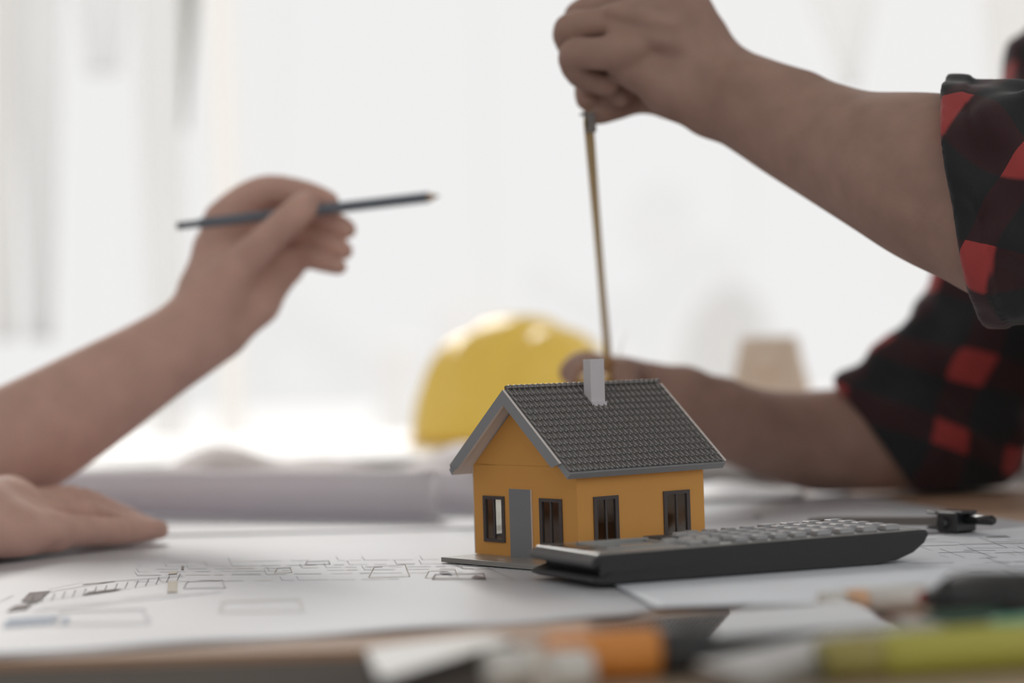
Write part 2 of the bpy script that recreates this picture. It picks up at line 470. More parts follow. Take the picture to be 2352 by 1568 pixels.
# facade drawing at the left: slanted strips and blocks
L += [(60, 1366, 265, 1333, .0007, 1), (265, 1333, 420, 1322, .0005, 0), (60, 1385, 300, 1350, .0005, 0), (300, 1350, 405, 1331, .0004, 0),
      (75, 1402, 250, 1385, .0009, 4), (250, 1385, 510, 1357, .0006, 4), (0, 1380, 30, 1366, .0006, 4), (110, 1352, 190, 1336, .0004, 0),
      (190, 1341, 262, 1334, .0012, 1), (280, 1372, 420, 1360, .0004, 3), (95, 1392, 470, 1362, .0003, 4)]
Q += [([(48, 1380), (84, 1384), (116, 1356), (68, 1360)], 1), ([(14, 1404), (62, 1398), (76, 1384), (34, 1390)], 1),
      ([(190, 1366), (262, 1356), (284, 1350), (205, 1358)], 1), ([(384, 1360), (407, 1359), (408, 1333), (386, 1334)], 3),
      ([(386, 1318), (406, 1317), (408, 1311), (388, 1312)], 3), ([(416, 1307), (422, 1307), (423, 1299), (417, 1299)], 1),
      ([(5, 1440), (120, 1432), (130, 1412), (20, 1420)], 2), ([(140, 1432), (158, 1430), (158, 1416), (145, 1417)], 2)]
for x in range(70, 410, 24):
    y = 1366 - (x - 60) * .155
    L.append((x, y + 20, x + 8, y + 4, .0004, 0)); L.append((x + 6, y + 13, x + 20, y + 10, .0003, 4))
# dimension lines and rooms of the plan across the middle
for k, y in enumerate((1290, 1300, 1306, 1312, 1320, 1334)):
    x = 300 + rs.random() * 60
    while x < 1120:
        ln = rs.uniform(14, 70)
        if rs.random() < .85:
            L.append((x, y - (x - 300) * .010, x + ln, y - (x + ln - 300) * .010, rs.choice((.0003, .0004, .0005)), rs.choice((0, 4, 4, 4, 3, 3))))
        if rs.random() < .35:
            L.append((x, y - (x - 300) * .010, x - 6, y - 9 - (x - 300) * .010, .0003, 4))
        x += ln + rs.uniform(4, 26)
for (x, y, w, h, c) in ((430, 1334, 80, 14, 4), (516, 1380, 170, 22, 3), (140, 1404, 190, 26, 4), (636, 1304, 30, 9, 3), (860, 1300, 70, 22, 3), (985, 1310, 60, 14, 3), (1000, 1318, 110, 10, 1), (705, 1288, 50, 6, 4)):
    for a in ((x, y, x + w, y - h * .25), (x + w, y - h * .25, x + w + h * .5, y + h), (x + w + h * .5, y + h, x - h * .6, y + h * 1.1), (x - h * .6, y + h * 1.1, x, y)):
        L.append((*a, .0007 if c != 3 else .0005, c))
Q += [([(1082, 1326), (1118, 1331), (1112, 1324), (1092, 1320)], 1), ([(1010, 1316), (1040, 1320), (1030, 1312), (1012, 1310)], 4)]
L += [(1030, 1290, 1062, 1303, .0005, 0), (1062, 1303, 1100, 1307, .0004, 0), (1118, 1302, 1180, 1330, .0004, 0), (1040, 1212, 1088, 1228, .0006, 4)]
ink(shA, L, Q, INK, .0009)
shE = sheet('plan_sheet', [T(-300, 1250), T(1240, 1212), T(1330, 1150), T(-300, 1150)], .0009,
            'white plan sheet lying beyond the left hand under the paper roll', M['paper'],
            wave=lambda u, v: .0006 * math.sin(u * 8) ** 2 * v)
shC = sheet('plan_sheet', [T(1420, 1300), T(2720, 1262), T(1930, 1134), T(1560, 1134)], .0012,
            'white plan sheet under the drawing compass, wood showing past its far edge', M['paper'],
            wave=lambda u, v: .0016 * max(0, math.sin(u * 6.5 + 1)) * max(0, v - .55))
shB = sheet('plan_sheet', [T(1508, 1404), T(2560, 1372), T(2500, 1205), T(1330, 1306)], .0018,
            'bluish plan sheet with line drawing to the right of the calculator', M['paper_blue'])
L = []; Q = []
for k in range(42):
    x = rs.uniform(2090, 2400); y = rs.uniform(1232, 1330); ln = rs.uniform(20, 120)
    if k % 3: L.append((x, y, x + ln, y + rs.uniform(-3, 4), rs.choice((.0004, .0006)), rs.choice((0, 4, 4))))
    else: L.append((x, y, x + ln * .6, y + ln * .22, rs.choice((.0004, .0006)), rs.choice((0, 4))))
Q += [([(2262, 1234), (2322, 1233), (2310, 1229), (2275, 1230)], 0), ([(2200, 1250), (2340, 1247), (2350, 1244), (2215, 1246)], 4)]
ink(shB, L, Q, INK, .0023)
ink(shC, [(2120, 1240, 2352, 1226, .0005, 4), (1660, 1196, 1900, 1190, .0005, 4), (1640, 1222, 1840, 1216, .0004, 4)],
    [([(1728, 1188), (1746, 1188), (1750, 1183), (1734, 1183)], 0), ([(1625, 1147), (1655, 1145), (1656, 1138), (1622, 1139)], 0)], INK, .0020)
# curled sheets that rise behind the rolls and beside the arm
def YP(x, y): return Vector((x, y, TZ))
shF = sheet('curled_sheet', [YP(-.52, 2.17), YP(.00, 2.17), YP(-.02, 2.36), YP(-.56, 2.36)], .0004,
            'white sheet with a curled-up wavy edge behind the long paper roll', M['roll_paper'],
            wave=lambda u, v: (.031 + .010 * math.sin(u * 13 + 1) + .006 * math.sin(u * 29)) * math.sin(v * 2.3), n=(90, 24))
shG = sheet('curled_sheet', [T(1570, 1160), T(1850, 1152), T(1840, 1128), T(1590, 1128)], .0028,
            'short curled white sheet between the model house and the resting forearm', M['paper'],
            wave=lambda u, v: .010 * math.sin(v * 3.0) * (.6 + .4 * math.sin(u * 5)), n=(40, 16))

def paper_roll(c0, c1, r, label, turns=1.2, m=None, flare=0.0, seed=0):
    c0 = Vector(c0); c1 = Vector(c1)
    ax = (c1 - c0).normalized(); up = Vector((0, 0, 1)); sd = ax.cross(up).normalized(); up = sd.cross(ax)
    root = c0
    bm = bmesh.new(); ns, nl = 90, 24; G = []
    for j in range(nl + 1):
        v = j / nl; row = []
        c = c0.lerp(c1, v)
        for i in range(ns + 1):
            s = i / ns
            a = 4.4 + (s - 1) * turns * 2 * math.pi
            rr = r * (1 - .28 * (1 - s)) * (1 + flare * (1 - v)) * (1 + .012 * math.sin(a * 3 + v * 6 + seed))
            p = c + (sd * math.cos(a) + up * math.sin(a)) * rr + ax * (.004 * math.sin(s * 5) * (1 - v))
            row.append(bm.verts.new(p - root))
        G.append(row)
    for j in range(nl):
        for i in range(ns):
            bm.faces.new((G[j][i], G[j][i + 1], G[j + 1][i + 1], G[j + 1][i]))
    o = obj('paper_roll', bm, m or M['roll_paper'], smooth=True, loc=root)
    md = o.modifiers.new('thick', 'SOLIDIFY'); md.thickness = .0004; md.use_rim_only = True
    return tag(o, label, 'paper roll', 'rolled plans at the left back of the table')
paper_roll((T(1010, 1188).x, 1.862, TZ + .0205), (-.47, 2.085, TZ + .0215), .0195, 'long white paper roll with its open end towards the yellow model house', turns=1.25)
paper_roll((T(1010, 1188).x + .035, 1.925, TZ + .0185), (-.43, 2.135, TZ + .0185), .0175, 'second paper roll just behind the long one, mostly hidden', seed=2)

# ------------------------------------------------------------------ model house
M['orange'] = mat('orange_card', (0.78, 0.385, 0.10), 0.6, spec=0.3, noise=0.02)
M['card_edge'] = mat('card_edge', (0.80, 0.74, 0.71), 0.8)
M['grey_card'] = mat('grey_card', (0.30, 0.305, 0.315), 0.65)
M['door_grey'] = mat('door_grey', (0.25, 0.255, 0.27), 0.7)
M['roof_dark'] = mat('roof_tile_grey', (0.20, 0.193, 0.187), 0.16, spec=1.0, metal=0.35)
M['frame_dark'] = mat('window_frame_dark', (0.085, 0.07, 0.068), 0.6)
M['chimney'] = mat('chimney_white', (0.70, 0.68, 0.71), 0.7)
M['plate'] = mat('base_plate_grey', (0.30, 0.29, 0.27), 0.28, spec=0.6, noise=.04)
M['clear'] = glass('clear_plastic', (0.92, 0.92, 0.9), 0.08, 0.05)
PHI = RAD(-52); HW = .1005; HL = .1005
Np = T(1330, 1293, .003)
vdir = Vector((math.cos(PHI), math.sin(PHI), 0)); udir = Vector((-math.sin(PHI), math.cos(PHI), 0))
Op = Vector((Np.x, Np.y, 0)) - vdir * HW
house = empty('model_house', (Op.x, Op.y, TZ + .0010), PHI)
tag(house, 'small orange model house with grey tiled roof and white chimney', 'model house')
b = bmesh.new(); box(b, .003, .118, -.0288, .122, 0, .0030, bev=.0002); obj('base_plate', b, [M['plate']], house)
B0 = .0030; WT = .0016
def wall_cells(bm, axis, at, c0, c1, z0, z1, holes, out):
    """plate standing along local x (axis 0) or y (axis 1), faces: outer orange, ends white"""
    xs = sorted({c0, c1, *[h[0] for h in holes], *[h[1] for h in holes]})
    zs = sorted({z0, z1, *[h[2] for h in holes], *[h[3] for h in holes]})
    lo, hi = (at, at + WT) if out < 0 else (at - WT, at)
    for i in range(len(xs) - 1):
        for j in range(len(zs) - 1):
            mx_, mz = (xs[i] + xs[i + 1]) / 2, (zs[j] + zs[j + 1]) / 2
            if any(h[0] < mx_ < h[1] and h[2] < mz < h[3] for h in holes): continue
            if axis == 0: box(bm, xs[i], xs[i + 1], lo, hi, zs[j], zs[j + 1])
            else: box(bm, lo, hi, xs[i], xs[i + 1], zs[j], zs[j + 1])
GW = [(.0105, .0305, B0 + .0085, B0 + .0355), (.0660, .0860, B0 + .0085, B0 + .0355)]
SW = [(.0127, .0307, B0 + .0095, B0 + .0365), (.0677, .0877, B0 + .0095, B0 + .0365)]
LW = [(.0130, .0330, B0 + .0095, B0 + .0375)]
WTOP = .0585
RS = .83; RZ0 = .106
for (at, out) in ((0.0, -1), (HL, 1)):
    b = bmesh.new()
    wall_cells(b, 0, at, WT, HW - WT, B0, WTOP, GW if out < 0 else [], out)
    lo, hi = (at, at + WT) if out < 0 else (at - WT, at)
    prof = [(0.0008, WTOP - .0006), (HW - .0008, WTOP - .0006), (HW / 2, RZ0 - .0075)]
    prism(b, prof, lo, hi, M=Matrix(((1, 0, 0, 0), (0, 0, 1, 0), (0, 1, 0, 0), (0, 0, 0, 1))))
    obj('gable_wall', b, M['orange'], house)
for (at, out, holes) in ((0.0, -1, LW), (HW, 1, SW)):
    b = bmesh.new(); wall_cells(b, 1, at, 0.0, HL, B0, WTOP + .001, holes, out); obj('side_wall', b, M['orange'], house)
b = bmesh.new(); box(b, -.0002, .0002, -.0004, WT, B0, WTOP - .001); obj('corner_edge', b, M['card_edge'], house)
def toy_window(axis, at, out, h):
    c0, c1, z0, z1 = h; ov = .0006; bd = .0026
    def bx(bm, a0, a1, d0, d1, q0, q1):
        dd = sorted((at + out * d0, at + out * d1))
        if axis == 0: box(bm, a0, a1, dd[0], dd[1], q0, q1)
        else: box(bm, dd[0], dd[1], a0, a1, q0, q1)
    bm = bmesh.new()
    bx(bm, c0 - ov, c0 + bd - ov, -.0008, .0009, z0 - ov, z1 + ov); bx(bm, c1 - bd + ov, c1 + ov, -.0008, .0009, z0 - ov, z1 + ov)
    bx(bm, c0 + bd - ov, c1 - bd + ov, -.0008, .0009, z0 - ov, z0 + bd * .8 - ov); bx(bm, c0 + bd - ov, c1 - bd + ov, -.0008, .0009, z1 - bd * .8 + ov, z1 + ov)
    cm = (c0 + c1) / 2
    bx(bm, cm - .0007, cm + .0007, -.0006, .0006, z0 + bd * .8 - ov, z1 - bd * .8 + ov)
    w = obj('window', bm, M['frame_dark'], house)
    for a0, a1 in ((c0 + bd - ov, cm - .0007), (cm + .0007, c1 - bd + ov)):
        bm = bmesh.new(); bx(bm, a0, a1, -.0003, 0.0, z0 + bd * .8 - ov, z1 - bd * .8 + ov); obj('pane', bm, M['clear'], w)
for h in GW: toy_window(0, 0.0, -1, h)
for h in SW: toy_window(1, HW, 1, h)
for h in LW: toy_window(1, 0.0, -1, h)
b = bmesh.new(); vs = box(b, .0372, .0580, -.0014, -.0001, B0, B0 + .0410)
for f in b.faces:
    f.material_index = 1 if abs(f.calc_center_median().y + .0014) > 1e-4 else 0
obj('door', b, [M['door_grey'], M['card_edge']], house)
# roof: two decks, barge boards, tiles
roof = bpy.data.objects.new('roof', None); link(roof, house)
SL = math.hypot(1, RS); nz = 1 / SL; nx = RS / SL          # slope normal (nx,0,nz) on the right plane
RB0, RB1 = -.0120, .1112
DTH = .0042
REND = .0590
for sgn in (1, -1):
    def RP(s, bb, h, sgn=sgn):                      # s down-slope distance in plan, h along normal
        return Vector((HW / 2 + sgn * (s + h * nx), bb, RZ0 - .0018 - s * RS + h * nz))
    bm = bmesh.new()
    P = [RP(s, bb, h) for h in (-DTH, 0) for bb in (RB0, RB1) for s in (0 if h == 0 else 0.0, REND)]
    for p in P:
        if (p.x - HW / 2) * sgn < 0: p.x = HW / 2
    vs = [bm.verts.new(p) for p in P]
    for f in ((0, 2, 3, 1), (4, 5, 7, 6), (0, 1, 5, 4), (2, 6, 7, 3), (0, 4, 6, 2), (1, 3, 7, 5)):
        fc = bm.faces.new([vs[i] for i in f]); fc.material_index = 1 if f == (0, 2, 3, 1) else 0
    obj('roof_deck', bm, [M['grey_card'], M['card_edge']], roof)
    for at, tl in ((RB0 - .0022, .0520 if sgn > 0 else .0555), (RB1 + .0004, .0575)):
        bm = bmesh.new()
        A = [RP(0, at, .0002), RP(tl, at, .0002), RP(tl - .0035, at, -.0068), RP(0, at, -.0068)]
        A[0].x = HW / 2; A[3].x = HW / 2; A[3].z = RZ0 - .0018 - .0068 * SL
        F = [bm.verts.new(p) for p in A]; Bk = [bm.verts.new(p + Vector((0, .0018, 0))) for p in A]
        fr = bm.faces.new(F[::-1]); bk = bm.faces.new(Bk)
        for k in range(4):
            f = bm.faces.new((F[k], F[(k + 1) % 4], Bk[(k + 1) % 4], Bk[k])); f.material_index = 1
        if at > 0: fr.material_index = bk.material_index = 1
        obj('barge_board', bm, [M['grey_card'], M['card_edge']], roof)
NC, NR = 29, 13
tp = (RB1 - RB0 - .0008) / NC; tr = (REND * SL - .0022) / NR
prof = [(0.0, .0001), (.08, .00095), (.15, .00112), (.30, .00078), (.45, .00040), (.60, .00015), (.85, .0001), (1.0, .0001)]
bm = bmesh.new()
lowr = [bm.verts.new((x * tp, 0, z + .0006)) for x, z in prof]          # lower end, lifted over the course below
upr = [bm.verts.new((x * tp, tr * 1.04, z)) for x, z in prof]
lip = [bm.verts.new((x * tp, 0, z - .0004)) for x, z in prof]
for k in range(len(prof) - 1):
    f = bm.faces.new((lowr[k], lowr[k + 1], upr[k + 1], upr[k])); f.smooth = True
    bm.faces.new((lip[k], lip[k + 1], lowr[k + 1], lowr[k]))
bm.faces.new((lip[0], lowr[0], upr[0]))
tile_me = bpy.data.meshes.new('roof_tile'); bm.to_mesh(tile_me); bm.free(); tile_me.materials.append(M['roof_dark'])
# local frame of the right slope: x along the ridge (b), y up-slope, z normal
ysl = Vector((-1 / SL, 0, RS / SL)); zsl = Vector((nx, 0, nz)); xsl = Vector((0, 1, 0))
def tile_matrix(c, r, sgn):
    base = Vector((HW / 2 + sgn * REND, RB0 + .0004 + c * tp, RZ0 - .0018 - REND * RS))
    ys = Vector((-sgn / SL, 0, RS / SL)); zs = Vector((sgn * nx, 0, nz))
    p = base + ys * (.0014 + r * tr) + zs * .0003
    return Matrix(((0, ys.x, zs.x, p.x), (1, ys.y, zs.y, p.y), (0, ys.z, zs.z, p.z), (0, 0, 0, 1)))
order = []
hm = Matrix.Translation(house.location) @ Matrix.Rotation(PHI, 4, 'Z')
for r in range(NR):
    for c in range(NC):
        m4 = tile_matrix(c, r, 1)
        order.append(((hm @ m4.translation - CAMP).length, c, r, m4))
order.sort(key=lambda t: t[0])
rest = bmesh.new()
def add_tile(bm, m4):
    vmap = [bm.verts.new(m4 @ v.co) for v in tile_me.vertices]
    for p in tile_me.polygons:
        f = bm.faces.new([vmap[i] for i in p.vertices]); f.smooth = p.use_smooth
for k, (d, c, r, m4) in enumerate(order):
    if k < 300:
        o = bpy.data.objects.new('roof_tile', tile_me); link(o, roof); o.matrix_local = m4
    else: add_tile(rest, m4)
for r in range(NR):
    for c in range(NC): add_tile(rest, tile_matrix(c, r, -1))
me = bpy.data.meshes.new('roof_tiling'); rest.to_mesh(me); rest.free(); me.materials.append(M['roof_dark'])
o = link(bpy.data.objects.new('roof_tiling', me), roof); o['kind'] = 'stuff'
b = bmesh.new()
for c in range(NC):
    y0 = RB0 + c * tp + .0004
    zt = RZ0 - .0004
    tube(b, [(HW / 2, y0, zt - .0001), (HW / 2, y0 + tp * .9, zt + .0003), (HW / 2, y0 + tp, zt - .0003)], [.0013, .0015, .0012], n=8)
obj('ridge_cap', b, M['roof_dark'], roof)
b = bmesh.new()
ch0, ch1, cb0, cb1 = .0570, .0640, .0436, .0547
box(b, ch0, ch1, cb0, cb1, .085, .1210, bev=.0002, seg=1)
chim = obj('chimney', b, M['chimney'], house)
b = bmesh.new(); box(b, ch1 - .0004, ch1 + .0013, cb0 - .0002, cb1 + .0002, .085, RZ0 - .0018 - (ch1 - HW / 2) * RS + .0022); obj('flashing', b, M['chimney'], chim)
b = bmesh.new(); box(b, ch0 + .001, ch1 - .001, cb0 + .001, cb1 - .001, .1210, .1212); obj('flue', b, M['grey_card'], chim)

# ------------------------------------------------------------------ calculator
M['calc_black'] = mat('calc_black', (0.044, 0.044, 0.046), 0.55, spec=0.25)
M['calc_lip'] = mat('calc_lip', (0.13, 0.127, 0.127), 0.55, spec=0.4)
M['calc_plate'] = mat('calc_plate', (0.36, 0.36, 0.35), 0.25, metal=0.35)
M['key_grey'] = mat('key_grey', (0.33, 0.33, 0.34), 0.3, spec=0.8)
M['key_light'] = mat('key_light', (0.42, 0.42, 0.42), 0.32, spec=0.5)
M['lcd'] = mat('lcd_glass', (0.16, 0.19, 0.20), 0.08, spec=0.8)
M['solar'] = mat('solar_dark', (0.05, 0.045, 0.045), 0.15, spec=0.7)
C0 = T(1375, 1356)
calc = empty('calculator', (C0.x, C0.y, TZ + .0026), RAD(25))
tag(calc, 'black and grey scientific calculator with rows of keys in front of the model house', 'calculator')
CWD = .080
XZ = Matrix(((1, 0, 0, 0), (0, 0, 1, 0), (0, 1, 0, 0), (0, 0, 0, 1)))
prof = [(.003, 0), (.175, 0), (.190, .0014), (.201, .005), (.2085, .0100), (.2115, .0150), (.2100, .0172), (.1200, .0166), (.004, .0160),
        (-.0012, .0148), (-.0030, .0120), (-.0012, .0096), (.006, .0086), (.010, .0074), (.009, .0052), (-.0005, .0040), (-.0018, .0018)]
b = bmesh.new(); prism(b, prof, 0, CWD, M=XZ, bev=.0012)
obj('body', b, M['calc_black'], calc, smooth=False)
b = bmesh.new()
tube_pts = [(-.0019, y, .0121) for y in (.004, .02, .04, .06, CWD - .004)]
prism(b, [(.008, .0163), (.001, .0158), (-.0022, .0140), (-.0034, .0118), (-.0016, .0095), (.004, .0090), (.004, .0120)], .0012, CWD - .0012, M=XZ, bev=.0006)
obj('end_lip', b, M['calc_lip'], calc)
b = bmesh.new(); prism(b, [(.001, .0046), (.001, .0152), (.060, .0156), (.0665, .0150), (.0700, .0115), (.0640, .0085), (.055, .0072), (.006, .0062)], -.0006, .0004, M=XZ, bev=.0002)
obj('side_cover', b, M['calc_black'], calc)
def TOPZ(x): return .0160 + (.0172 - .0160) * x / .21
b = bmesh.new()
v8 = [b.verts.new(p) for p in ((.001, .0015, TOPZ(0) + .0002), (.208, .0015, TOPZ(.208) + .0002), (.208, CWD - .0015, TOPZ(.208) + .0002), (.001, CWD - .0015, TOPZ(0) + .0002),
                              (.002, .0022, TOPZ(0) + .0009), (.207, .0022, TOPZ(.207) + .0009), (.207, CWD - .0022, TOPZ(.207) + .0009), (.002, CWD - .0022, TOPZ(0) + .0009))]
for f in ((3, 2, 1, 0), (4, 5, 6, 7), (0, 1, 5, 4), (1, 2, 6, 5), (2, 3, 7, 6), (3, 0, 4, 7)): b.faces.new([v8[i] for i in f])
obj('face_plate', b, M['calc_plate'], calc)
b = bmesh.new()
box(b, .016, .060, .020, .024, .0168, .0184, bev=.0004); box(b, .016, .060, .054, .058, .0168, .0190, bev=.0004)
box(b, .016, .019, .024, .054, .0168, .0182, bev=.0003); box(b, .057, .060, .024, .054, .0168, .0182, bev=.0003)
dsp = obj('display', b, M['calc_plate'], calc)
b = bmesh.new(); box(b, .019, .057, .024, .054, .0168, .0174); obj('display_glass', b, M['lcd'], dsp)
b = bmesh.new(); box(b, .004, .013, .028, .066, .0166, .0176, bev=.0003); obj('solar_cell', b, M['solar'], calc)
b = bmesh.new(); box(b, .064, .078, .050, .070, .0168, .0186, bev=.0008); obj('mode_pad', b, M['calc_black'], calc)
def keymesh(w, d, h, m):
    bm = bmesh.new(); t = .86
    lo = [bm.verts.new((x * w / 2, y * d / 2, 0)) for x, y in ((-1, -1), (1, -1), (1, 1), (-1, 1))]
    hi = [bm.verts.new((x * w / 2 * t, y * d / 2 * t, h)) for x, y in ((-1, -1), (1, -1), (1, 1), (-1, 1))]
    bm.faces.new(lo[::-1]); bm.faces.new(hi)
    for k in range(4): bm.faces.new((lo[k], lo[(k + 1) % 4], hi[(k + 1) % 4], hi[k]))
    bmesh.ops.bevel(bm, geom=list(bm.edges), offset=.0005, segments=1, affect='EDGES')
    me = bpy.data.meshes.new('key'); bm.to_mesh(me); bm.free(); me.materials.append(m); return me
kb = keymesh(.0100, .0088, .0032, M['key_grey']); ks = keymesh(.0082, .0070, .0030, M['key_grey']); kf = keymesh(.0085, .0056, .0026, M['key_light'])
def put(me, x, y):
    o = bpy.data.objects.new('key', me); link(o, calc); o.location = (x, y, TOPZ(x) + .0009)
for c in range(4):
    for r in range(5): put(ks, .0925 + c * .0125, .0090 + r * .0138)
for c in range(4):
    for r in range(5): put(kb, .1450 + c * .0152, .0090 + r * .0145)
for c in range(3):
    for r in range(3): put(kf, .062 + c * .0115 - (r == 0) * .002, .030 + r * .0145 + c * .002) if not (c < 2 and r > 0) else None
for c in range(2):
    for r in range(2): put(kf, .0655 + c * .011, .012 + r * .011)

# ------------------------------------------------------------------ drawing compass
M['steel'] = mat('brushed_steel', (0.22, 0.205, 0.195), 0.5, metal=0.4)
M['gloss_black'] = mat('gloss_black', (0.02, 0.022, 0.024), 0.25, spec=0.6)
h0 = T(2196, 1221, .0025); t0 = T(1868, 1195, .005)
ang = math.atan2(h0.y - t0.y, h0.x - t0.x)
cp = empty('drawing_compass', (h0.x, h0.y, TZ + .0025), ang)
tag(cp, 'drawing compass with steel legs and black head lying right of the calculator', 'compass')
LN = math.hypot(h0.x - t0.x, h0.y - t0.y)
for k, sy in enumerate((-1, 1)):
    b = bmesh.new()
    pts = [(-LN, .0006, .0035), (-LN + .012, .0020, .0045), (-LN + .045, .0030, .0050), (-.03, .0042, .0052), (-.008, .0042, .0050)]
    rings = []
    for x, hw, hh in pts:
        z = .0070 - .0045 * (x / -LN)
        rings.append([b.verts.new((x, sy * .0046 * (-x / LN * .2 + .8) + dy, z + dz)) for dy, dz in ((-hw * .5, -hh * .5), (hw * .5, -hh * .5), (hw * .5, hh * .5), (-hw * .5, hh * .5))])
    for A, B in zip(rings, rings[1:]):
        for q in range(4): b.faces.new((A[q], A[(q + 1) % 4], B[(q + 1) % 4], B[q]))
    b.faces.new(rings[0][::-1]); b.faces.new(rings[-1])
    obj('leg', b, M['steel'], cp)
b = bmesh.new(); tube(b, [(-LN - .005, 0, .0020), (-LN + .02, .001, .0030)], [.0004, .0007], n=8); obj('needle', b, M['steel'], cp)
b = bmesh.new(); box(b, -.008, .009, -.010, .010, 0, .0135, bev=.0015)
box(b, -.012, .012, -.0075, .0075, .0118, .0140, bev=.0008)
obj('head', b, M['gloss_black'], cp)
for z in (.0008, .0108):
    b = bmesh.new(); prism(b, [(-.0225, -.003), (-.006, -.009), (-.006, .009), (-.0225, .003)], z + .0005, z + .0022, bev=.0004); obj('jaw', b, M['gloss_black'], cp)
b = bmesh.new(); tube(b, [(.008, 0, .0085), (.0305, 0, .0085), (.0325, 0, .0085)], [.0032, .0032, .0022], n=18); obj('handle', b, M['gloss_black'], cp)
b = bmesh.new(); tube(b, [(-.002, -.0125, .006), (-.002, .0125, .006)], [.0035, .0035], n=14); obj('hinge_screw', b, M['gloss_black'], cp)

# ------------------------------------------------------------------ hard hat on the counter
M['hat_yellow'] = mat('hat_yellow', (0.96, 0.74, 0.24), 0.22, spec=0.6, coat=0.3, sss=0.0)
nt = M['hat_yellow'].node_tree; pb = nt.nodes['Principled BSDF']; outn = nt.nodes['Material Output']
tl = nt.nodes.new('ShaderNodeBsdfTranslucent'); tl.inputs[0].default_value = (1.0, 0.86, 0.36, 1)
mxn = nt.nodes.new('ShaderNodeMixShader'); mxn.inputs[0].default_value = 0.65
nt.links.new(pb.outputs[0], mxn.inputs[1]); nt.links.new(tl.outputs[0], mxn.inputs[2]); nt.links.new(mxn.outputs[0], outn.inputs[0])
hc = W(1197, 1000, 2.82)
hat = empty('hard_hat', (hc.x, 2.82, CZ + .002), RAD(62))
tag(hat, 'yellow hard hat standing on the white counter behind the model house', 'hard hat')
bm = bmesh.new(); NA, NB = 96, 34; G = []
for j in range(NB + 1):
    th = j / NB * math.pi / 2; row = []
    for i in range(NA):
        a = i / NA * 2 * math.pi
        x, y, z = math.cos(th) ** .82 * math.cos(a), math.cos(th) ** .82 * math.sin(a), math.sin(th)
        X, Y, Z = x * .142, y * .122, z * .128
        d = abs(Y)
        k = 0
        k += .011 * (1 / (1 + math.exp((abs(Y) - .026) / .0022))) * min(1, z * 2.2)
        k += .006 * (1 / (1 + math.exp((abs(abs(Y) - .062) - .012) / .0022))) * min(1, z * 2.0)
        n = Vector((x, y, z)).normalized()
        row.append(bm.verts.new(Vector((X, Y, Z + .006)) + n * k))
    G.append(row)
for A, B in zip(G, G[1:]):
    for k in range(NA): bm.faces.new((A[k], A[(k + 1) % NA], B[(k + 1) % NA], B[k]))
bm.faces.new(G[-1])
o = obj('shell', bm, M['hat_yellow'], hat, smooth=True); md = o.modifiers.new('thick', 'SOLIDIFY'); md.thickness = .0025; md.offset = -1; md.use_rim_only = True
bm = bmesh.new(); R1 = []; R2 = []
for i in range(NA):
    a = i / NA * 2 * math.pi
    ext = .006 + .040 * max(0, math.cos(a)) ** 2.2
    for R, e, z in ((R1, -.003, .009), (R2, ext, .001 + .003 * 0)):
        R.append(bm.verts.new(((.142 + e) * math.cos(a), (.122 + e * .6) * math.sin(a), z)))
for k in range(NA): bm.faces.new((R1[k], R1[(k + 1) % NA], R2[(k + 1) % NA], R2[k]))
o = obj('brim', bm, M['hat_yellow'], hat, smooth=True); md = o.modifiers.new('thick', 'SOLIDIFY'); md.thickness = .0025

# ------------------------------------------------------------------ little wooden house on the counter
M['birch'] = wood('birch', (0.86, 0.68, 0.52), (0.92, 0.76, 0.62), 8.0, 0.55)
M['birch_shaded'] = wood('birch_shaded', (0.55, 0.33, 0.18), (0.63, 0.40, 0.24), 8.0, 0.6)  # shade under the roof overhang put into the wall colour
wc = W(1770, 900, 2.72)
wh = empty('wooden_house', (wc.x, 2.72, CZ), RAD(-14))
tag(wh, 'little plain wooden house with steep roof on the counter, behind the resting forearm', 'wooden house')
b = bmesh.new(); box(b, -.029, .029, -.024, .024, 0, .060, bev=.001); obj('body', b, M['birch_shaded'], wh)
for s in (-1, 1):
    b = bmesh.new()
    rv = []
    for hx_, sx in ((.031, -1), (.040, -1), (.031, 1), (.040, 1)):
        top = hx_ < .035
        rv.append((sx * hx_, 0 if top else -s * .036, .113 if top else .053, sx))
    lo4 = [b.verts.new(Vector(q[:3])) for q in (rv[0], rv[2], rv[3], rv[1])]
    hi4 = [b.verts.new(Vector((q[0], q[1] * .86, q[2] - .006))) for q in (rv[0], rv[2], rv[3], rv[1])]
    b.faces.new(lo4); b.faces.new(hi4[::-1])
    for k in range(4): b.faces.new((lo4[k], hi4[k], hi4[(k + 1) % 4], lo4[(k + 1) % 4]))
    obj('roof_panel', b, M['birch'], wh)
b = bmesh.new()
for x in (-.033, .033):
    prism(b, [(-.026, .054), (.026, .054), (0, .101)], x - .0015, x + .0015, M=Matrix(((0, 0, 1, 0), (1, 0, 0, 0), (0, 1, 0, 0), (0, 0, 0, 1))))
obj('gable', b, M['birch'], wh)
b = bmesh.new(); box(b, -.006, .010, -.036, -.022, .075, .092, bev=.001); obj('dormer', b, M['birch'], wh)
